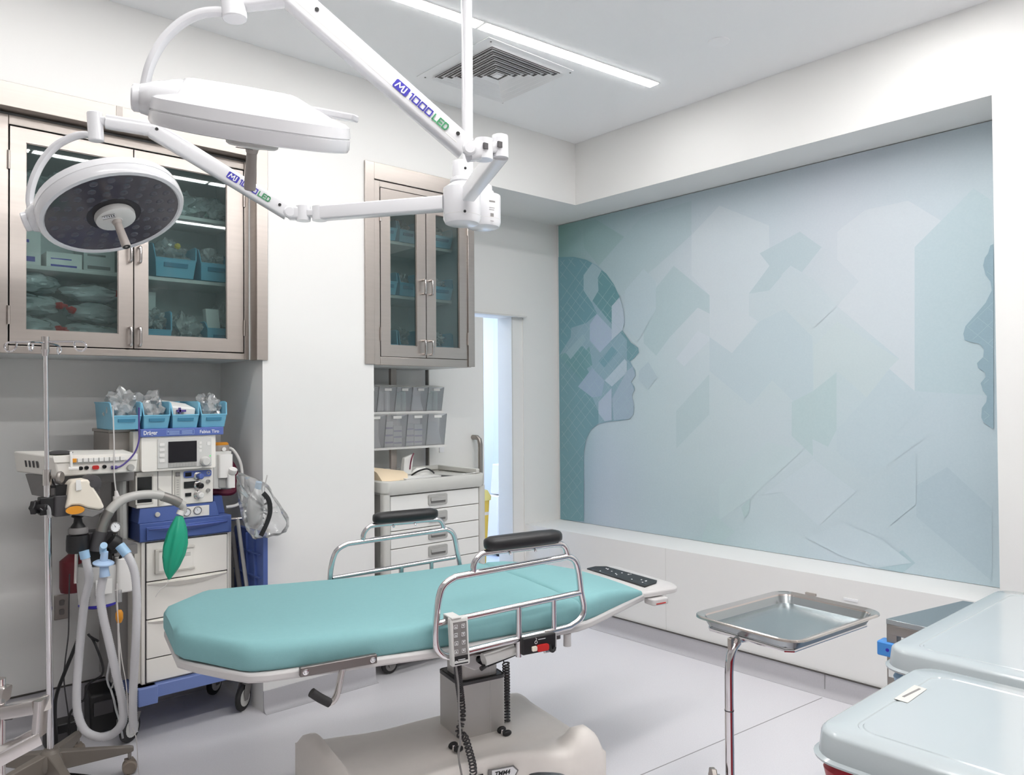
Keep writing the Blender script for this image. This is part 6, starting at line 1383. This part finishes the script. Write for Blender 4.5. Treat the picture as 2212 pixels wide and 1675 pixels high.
for x, y in ((0.485, -0.305), (0.485, 0.19), (-0.39, -0.30), (-0.39, 0.19)):
    ft = build(MB().cyl((x, y, 0.06), (x, y, 0.15), 0.045, n=24), 'foot_leg', 'base_shell', bed)
    build(MB().lathe((x-0.02, y, 0.055), (0,1,0), [(0.02,-0.025),(0.05,-0.025),(0.055,-0.018),(0.055,0.018),(0.05,0.025),(0.02,0.025)], 24), 'tyre', 'black_rubber', ft)
    build(MB().lathe((x-0.02, y, 0.055), (0,1,0), [(0.001,-0.027),(0.032,-0.027),(0.032,0.027),(0.001,0.027)], 18), 'hub', 'red', ft)
    build(MB().cyl((x, y, 0.135), (x, y, 0.139), 0.0465, n=24), 'foot_seam', 'dark_grey', ft)
for x, y in ((0.034, -0.145), (0.250, -0.122)):
    z = hbase(x, y)
    cl_ = build(MB().ball((x, y+0.012, z+0.012), (0.020, 0.010, 0.014), 12).ball((x+0.008, y-0.016, z+0.008), (0.020, 0.010, 0.012), 12), 'cable_clip', 'black_plastic', base)
    build(MB().cyl((x-0.004, y-0.004, z), (x-0.004, y-0.002, z+0.02), 0.006, n=10), 'clip_screw', 'chrome', base)
pl = [(0.02,0),(0.125,0),(0.138,0.022),(0.118,0.044),(0.02,0.044)]
yl = edge(0.17, by0) - 0.002
MN = basis((0.10, edge(0.10, by0)-0.002, 0.125), (0.15, edge(0.25, by0)-edge(0.10, by0), 0), (0, 0, 1))
name = build(MB().prism([(x, z, 0) for x, z in pl], (0,0,0.004)).xf(MN), 'name_plate', 'mid_grey', base, bev=0.002)
build(MB().prism([(0.018+x*0.82, 0.006+z*0.75, 0.004) for x, z in pl], (0,0,0.0008)).xf(MN), 'name_field', 'print_white', base)
build(text_mb('TMM4', 0.022, 0.058, 0.0006, 0.2).xf(MN @ Matrix.Translation((0.046, 0.017, 0.0052))), 'lettering', 'print_black', base)
build(MB().box(0.05, 0.10, 0.0115, 0.0128, 0.0048, 0.0054).xf(MN), 'print_line', 'mid_grey', base)
build(MB().prism([(-0.06,yl,0.125),(0.10,yl,0.125),(0.10,yl,0.160),(-0.05,yl,0.160)], (0,-0.003,0)), 'dark_strip', 'black_plastic', base, bev=0.002)
# crank with black grip
bar = build(MB().box(-0.605, -0.37, -0.445, -0.425, 0.694, 0.722), 'crank_bar', 'bracket', bed, bev=0.003)
for xx in (-0.59, -0.385): build(MB().lathe((xx, -0.445, 0.708), (0,-1,0), [(0.009,0),(0.009,0.002),(0.006,0.003),(0.004,0.001),(0.001,0.001)], 14), 'bar_bolt', 'chrome', bar)
cr = build(MB().tube([(-0.472,-0.43,0.704),(-0.481,-0.43,0.666),(-0.49,-0.43,0.626),(-0.502,-0.43,0.604),(-0.518,-0.43,0.598)], 0.010, 12, k=5), 'crank', 'chrome_soft', bed)
g0 = [(-0.514,-0.43,0.598),(-0.544,-0.43,0.619),(-0.569,-0.43,0.64)]
build(MB().tube([g0[0], g0[1], g0[2]], 0.0135, 14, k=4), 'crank_grip', 'black_rubber', cr)
# hand control hung on the near rail
hc = thing('hand_control', 'grey wired hand control with button icons hooked on the near rail', 'hand control', (1.72, 2.42, 0.0), rz=math.radians(-11.5), local=True)
L = [[(x, y, z) for x, y in ((-0.138+dx, -0.452), (-0.075+dx, -0.452), (-0.075+dx, -0.480+dy), (-0.138+dx, -0.480+dy))] for z, dx, dy in ((0.648, 0.006, 0.004), (0.66, 0.006, 0.0), (0.72, 0.003, 0.002), (0.78, 0.0, 0.0), (0.803, 0.0, 0.004))]
hb_ = build(MB().loft(L), 'shell', 'light_grey', hc, bev=0.005)
L = [[(-0.130+dx, -0.4806+dy, z) for dx in (a0,)] + [(-0.083+a0, -0.4806+dy, z), (-0.083+a0, -0.479+dy, z), (-0.130+a0, -0.479+dy, z)] for z, a0, dy in ((0.683, 0.005, 0.0005), (0.72, 0.003, 0.0015), (0.79, 0.0, 0.0))]
build(MB().loft(L), 'keypad', 'mid_grey', hc)
build(MB().loft([[(-0.1305+dx, -0.4806+dy, z), (-0.083+dx, -0.4806+dy, z), (-0.083+dx, -0.479+dy, z), (-0.1305+dx, -0.479+dy, z)] for z, dx, dy in ((0.655, 0.006, 0.001), (0.682, 0.005, 0.0005))]), 'logo_field', 'print_black', hc)
ic = MB()
for r_ in range(4):
    for c_ in range(2):
        x0_, z0_ = -0.127+c_*0.026 + (0.002 if r_ < 2 else 0.004) - 0.002, 0.770-r_*0.0265; yy = -0.4812+(0.0012 if r_ > 1 else 0)
        for a, b, c2_, e in ((0,0.012,0,0.0008),(0,0.012,0.0112,0.012),(0,0.0008,0,0.012),(0.0112,0.012,0,0.012)): ic.box(x0_+a, x0_+b, yy-0.0008, yy+0.001, z0_+c2_, z0_+e)
        if c_ == 0: ic.prism([(x0_+0.003,yy,z0_+0.003),(x0_+0.009,yy,z0_+0.003),(x0_+0.006,yy,z0_+0.009)], (0,-0.0008,0))
        else: ic.prism([(x0_+0.003,yy,z0_+0.009),(x0_+0.009,yy,z0_+0.009),(x0_+0.006,yy,z0_+0.003)], (0,-0.0008,0))
ic.tube([(-0.120+0.004*math.cos(2*math.pi*i/10), -0.4812, 0.664+0.004*math.sin(2*math.pi*i/10)) for i in range(10)], 0.0008, 5, closed=True); ic.box(-0.113, -0.088, -0.4816, -0.480, 0.669, 0.6705)
build(ic, 'icons', 'print_white', hc)['kind'] = 'stuff'
build(MB().box(-0.135, -0.10, -0.480, -0.415, 0.800, 0.806).box(-0.135, -0.10, -0.420, -0.415, 0.775, 0.803), 'hook', 'light_grey', hc, bev=0.002)
# coiled cords
def coil(pts, R, r, turns):
    P = catmull(pts, 24); N = int(turns*9); out = []
    acc = [0]
    for i in range(len(P)-1): acc.append(acc[-1]+(P[i+1]-P[i]).length)
    j = 0
    for i in range(N+1):
        s = acc[-1]*i/N
        while j < len(P)-2 and acc[j+1] < s: j += 1
        p = P[j].lerp(P[j+1], (s-acc[j])/max(1e-6, acc[j+1]-acc[j])); d = (P[min(j+1,len(P)-1)]-P[max(j-1,0)]).normalized(); a, b = MB().frame(d); t = 2*math.pi*i/9
        out.append(p + a*R*math.cos(t) + b*R*math.sin(t))
    return MB().tube(out, r, 6)
build(coil([(-0.027,-0.3,0.581),(0.015,-0.22,0.501),(0.063,-0.14,0.4),(0.083,-0.11,0.317),(0.068,-0.11,0.264),(0.072,-0.15,0.263),(0.064,-0.2,0.237),(0.048,-0.26,0.215),(0.031,-0.3,0.2)], 0.0115, 0.0032, 40), 'coiled_cord', 'dark_grey', hc)
build(MB().tube([(-0.112,-0.46,0.649),(-0.084,-0.42,0.567),(-0.082,-0.42,0.476),(-0.077,-0.42,0.384),(-0.081,-0.42,0.31)] + [(-0.02,-0.42,0.05),(-0.01,-0.44,0.006),(0.08,-0.46,0.006)], 0.0035, 8, k=6), 'straight_cord', 'mid_grey', hc)
c2_ = tag(build(coil([(0.305,-0.05,0.463),(0.312,-0.04,0.39),(0.317,-0.03,0.295),(0.318,-0.03,0.218)], 0.013, 0.0032, 21).tube([(0.253,-0.12,0.517),(0.289,-0.06,0.476),(0.298,-0.05,0.461)], 0.0026, 6, k=4).xf(Matrix.Translation((1.72,2.42,0)) @ Matrix.Rotation(math.radians(-11.5), 4, 'Z')), 'coiled_cord', 'dark_grey'), 'dark coiled cord hanging right of the table column', 'cord')

# ------------------------------------------------------------------ instrument stand with tray
mayo = thing('instrument_stand', 'chrome instrument stand with bent tube post and clamp knob', 'stand', (2.166, 1.20, 0.0))
tray = thing('instrument_tray', 'shallow stainless steel tray with rolled rim on the chrome stand', 'tray', (2.166, 1.20, 0.815))
a_ = math.radians(-4.2); ca_, sa_ = math.cos(a_), math.sin(a_)
def TR(x, y, z): return (2.166 + x*ca_ - y*sa_, 1.20 + x*sa_ + y*ca_, z)
def tl(w, h, r, z): return [TR(x, y, z) for x, y in rrect(w, h, r, 6)]
build(MB().loft([tl(0.40,0.285,0.035,0.8205), tl(0.41,0.295,0.037,0.8215), tl(0.430,0.313,0.042,0.843), tl(0.434,0.317,0.042,0.839), tl(0.412,0.297,0.037,0.818), tl(0.40,0.285,0.035,0.817)]), 'tray_body', 'tray_steel', tray, angle=40)
build(MB().loft([tl(0.430,0.313,0.042,0.8425), tl(0.434,0.317,0.043,0.847), tl(0.470,0.352,0.055,0.853), tl(0.478,0.360,0.057,0.851), tl(0.479,0.361,0.057,0.846), tl(0.474,0.356,0.055,0.845), tl(0.436,0.319,0.043,0.8405), tl(0.430,0.313,0.042,0.8425)], cap=False), 'tray_rim', 'tray_rim', tray, angle=40)
pz = (1.916,1.243,0.727)
fr_ = [TR(-0.205, 0.11, 0.806), TR(-0.215, 0.0, 0.806)]
px1, py1 = pz[0], pz[1]
tub = [(px1, py1, 0.40), (px1, py1, 0.66), (px1+0.002, py1, 0.735), (px1+0.012, py1-0.001, 0.775), (px1+0.035, py1-0.003, 0.797), (px1+0.07, py1-0.006, 0.806), TR(0.0, -0.02, 0.806), TR(0.20, -0.02, 0.806)]
build(MB().tube(tub, 0.0125, 16, k=6), 'bent_post', 'chrome', mayo)
build(MB().tube([TR(0.20,-0.02,0.806), TR(-0.08,-0.02,0.806)], 0.008, 10), 'under_bar', 'chrome', mayo)
build(MB().tube([TR(-0.19,-0.14,0.812), TR(0.19,-0.14,0.812), TR(0.205,-0.125,0.812), TR(0.205,0.125,0.812), TR(0.19,0.14,0.812), TR(-0.19,0.14,0.812), TR(-0.205,0.125,0.812), TR(-0.205,-0.125,0.812)], 0.005, 8, closed=True), 'tray_frame', 'chrome', mayo)
build(MB().box(px1+0.003, px1+0.019, py1-0.006, py1+0.006, 0.785, 0.818), 'tray_lug', 'stainless', mayo, bev=0.002)
build(MB().cyl((px1,py1,0.615),(px1,py1,0.618),0.0132,n=16), 'ring_mark', 'dark_grey', mayo)
build(MB().cyl((px1,py1,0.06),(px1,py1,0.40),0.0165,n=18).cyl((px1,py1,0.36),(px1,py1,0.425),0.019,n=18), 'lower_post', 'chrome', mayo)
kd = Vector((-0.75,0.66,0)); kb = Vector((px1,py1,0.425))+kd*0.015
build(MB().lathe(kb, kd, [(0.008,0),(0.008,0.012),(0.012,0.014),(0.012,0.026)], 14), 'knob_stem', 'chrome_soft', mayo)
an_, bn_ = MB().frame(kd)
build(MB().prism([kb+kd*0.024+(an_*math.cos(math.pi*i/7)+bn_*math.sin(math.pi*i/7))*(0.031 if i % 2 == 0 else 0.026) for i in range(14)], kd*0.016), 'clamp_knob', 'stainless_dull', mayo, bev=0.003)
for s, tp in ((-1, 0), (1, 0)):
    build(MB().tube([(px1,py1,0.065),(px1+0.1,py1+s*0.12,0.055),(px1+0.42,py1+s*0.21,0.05)], 0.014, 10, k=4), 'base_leg', 'chrome', mayo)
    caster(mayo, px1+0.42, py1+s*0.21, 0.028, w=0.018)
build(MB().cyl((px1,py1,0.0),(px1,py1,0.07),0.02), 'base_foot', 'black_rubber', mayo)
tag(build(MB().box(-0.012,0.0,-0.055,0.0,0,0.012).xf(Matrix.Translation((3.78,1.99,0.486))), 'wall_clip', 'taupe'), 'small grey clip on the low wall behind the tray', 'clip')
tag(build(MB().box(-0.006,0.0,-0.07,0.0,0,0.012).xf(Matrix.Translation((3.78,1.792,0.495))), 'wall_label', 'print_white'), 'small white strip on the low wall behind the tray', 'label')

# ------------------------------------------------------------------ lidded hampers on the right
def hamper(x0, x1, y0, y1, z, label, bagm, sticker=False):
    r = thing('hamper', label, 'hamper', ((x0+x1)/2, (y0+y1)/2, 0.0), 'lidded hampers')
    cx_, cy_ = (x0+x1)/2, (y0+y1)/2
    def lp(d, zz, rr): return [(cx_+a, cy_+b, zz) for a, b in rrect(x1-x0+2*d, y1-y0+2*d, rr, 7)]
    lid = build(MB().loft([lp(-0.02, z-0.056, 0.05), lp(0.012, z-0.060, 0.075), lp(0.014, z-0.055, 0.078), lp(0.004, z-0.051, 0.07), lp(-0.001, z-0.009, 0.066), lp(-0.005, z-0.003, 0.063), lp(-0.011, z, 0.058), lp(-0.060, z+0.0005, 0.045), lp(-0.062, z-0.0015, 0.044), lp(-0.068, z-0.0015, 0.042), lp(-0.070, z+0.0005, 0.042), lp(-0.12, z+0.001, 0.03)]), 'lid', 'lid_grey', r, angle=30)
    if sticker:
        sx, sy = 1.945, 0.665
        s_ = build(MB().hexa([(1.852,0.764,0.801), (1.85,0.733,0.801), (1.972,0.736,0.801), (1.978,0.767,0.801), (1.85,0.763,0.802), (1.848,0.732,0.802), (1.969,0.735,0.802), (1.975,0.766,0.802)]), 'sticker', 'sticker_paper', lid)
        build(MB().hexa([(1.877,0.756,0.802), (1.876,0.75,0.802), (1.958,0.744,0.802), (1.96,0.75,0.802), (1.877,0.755,0.803), (1.875,0.75,0.802), (1.957,0.744,0.802), (1.959,0.75,0.802)]), 'sticker_print', 'mid_grey', lid)
    L = []
    for zz, d, w in ((0.10, -0.10, 0.004), (0.14, -0.06, 0.006), (0.45, -0.052, 0.008), (0.64, -0.05, 0.008), (0.675, -0.045, 0.003), (0.69, -0.012, 0.003), (0.715, -0.008, 0.006), (0.738, -0.02, 0.002), (0.745, -0.03, 0.0)):
        base_ = [(cx_+a, cy_+b) for a, b in rrect(x1-x0+2*d, y1-y0+2*d, 0.05, 10)]
        L.append([(a+w*noise.noise(Vector((a*14, b*14, zz*3))), b+w*noise.noise(Vector((b*14, a*14, zz*3+5))), zz + w*0.8*noise.noise(Vector((a*10, b*10, 9)))) for a, b in base_])
    build(MB().loft(L), 'liner_bag', bagm, r, angle=40)
    for sx in (x0+0.045, x1-0.045):
        for sy in (y0+0.045, y1-0.045): build(MB().cyl((sx, sy, 0.05), (sx, sy, 0.70), 0.011, n=10), 'frame_leg', 'chrome_soft', r); caster(r, sx, sy, 0.024, w=0.016)
    return r
hamper(1.562, 2.150, 0.25, 0.820, 0.80, 'grey lidded hamper with red liner bag, nearest on the right', 'red_bag', True)
hamper(2.215, 3.20, 0.25, 0.942, 0.80, 'long grey lidded hamper with pale blue liner behind the red one', 'blue_cap')
tb = thing('steel_table', 'narrow stainless steel table behind the long hamper', 'table', (3.0, 1.06, 0.0))
cn = [(2.715, 0.975), (3.62, 0.975), (3.62, 0.985), (2.72, 1.144)]
build(MB().prism([(2.712,0.975,0.722),(3.17,0.975,0.722),(3.165,1.052,0.722),(2.718,1.144,0.722)], (0,0,0.018)), 'top', 'tray_steel', tb, bev=0.002)
build(MB().beam((2.727,0.98,0.705),(2.730,1.14,0.705),0.026,0.036, r=0.004), 'end_rail', 'stainless_dull', tb)
for x, y in ((2.735, 1.125), (2.735, 0.998), (3.14, 0.998)): build(MB().rbox(x-0.018, x+0.018, y-0.018, y+0.018, 0.0, 0.722, 0.004), 'leg', 'stainless_dull', tb)
build(MB().box(2.7162, 2.7168, 1.113, 1.137, 0.545, 0.60).box(2.725, 2.747, 1.1065, 1.107, 0.545, 0.60), 'leg_label', 'paper', tb)
bc = thing('blue_clip', 'bright blue plastic clip on the steel table leg', 'clip', (2.73, 1.13, 0.612))
build(MB().rbox(2.705, 2.765, 1.098, 1.172, 0.614, 0.662, 0.008), 'clip_body', 'clip_blue', bc, bev=0.004)
build(MB().lathe((2.705, 1.135, 0.638), (-1,0,0), [(0.006,0),(0.006,0.001),(0.001,0.001)], 10), 'clip_hole', 'logo_blue', bc)

# ------------------------------------------------------------------ polished metal bracket at the left edge
st = thing('metal_stand', 'polished metal stand with square bracket at the left picture edge', 'stand', (0.249,1.799) + (0.0,))
lv = [(0.247,1.798,0.939),(0.267,1.781,0.935),(0.27,1.779,0.903),(0.309,1.689,0.93),(0.305,1.694,0.871),(0.244,1.695,0.853),(0.216,1.694,0.843)]
build(MB().beam(lv[0], lv[1], 0.03, 0.030, r=0.006), 'upper_arm', 'chrome_soft', st)
build(MB().beam(lv[2], lv[3], 0.035, 0.026, r=0.004), 'bracket_top', 'chrome_soft', st)
build(MB().beam(Vector(lv[3])+Vector((0,0,0.012)), lv[4], 0.034, 0.012, up=(0.75,-0.66,0), r=0.003), 'bracket_end', 'chrome_soft', st)
build(MB().beam(lv[4], lv[6], 0.034, 0.026, r=0.004), 'bracket_bottom', 'chrome_soft', st)
q = (0.256,1.791,0.881)
build(MB().cyl((q[0],q[1],0.03), (q[0],q[1],0.965), 0.011, n=18), 'post', 'chrome_soft', st)
build(MB().cyl((0.264,1.771,0.896), (0.272,1.763,0.898), 0.008, n=12), 'clamp_screw', 'dark_grey', st)
build(MB().lathe((q[0],q[1],0.0), (0,0,1), [(0.001,0),(0.16,0),(0.16,0.012),(0.03,0.03),(0.001,0.03)], 28), 'foot', 'chrome_soft', st)
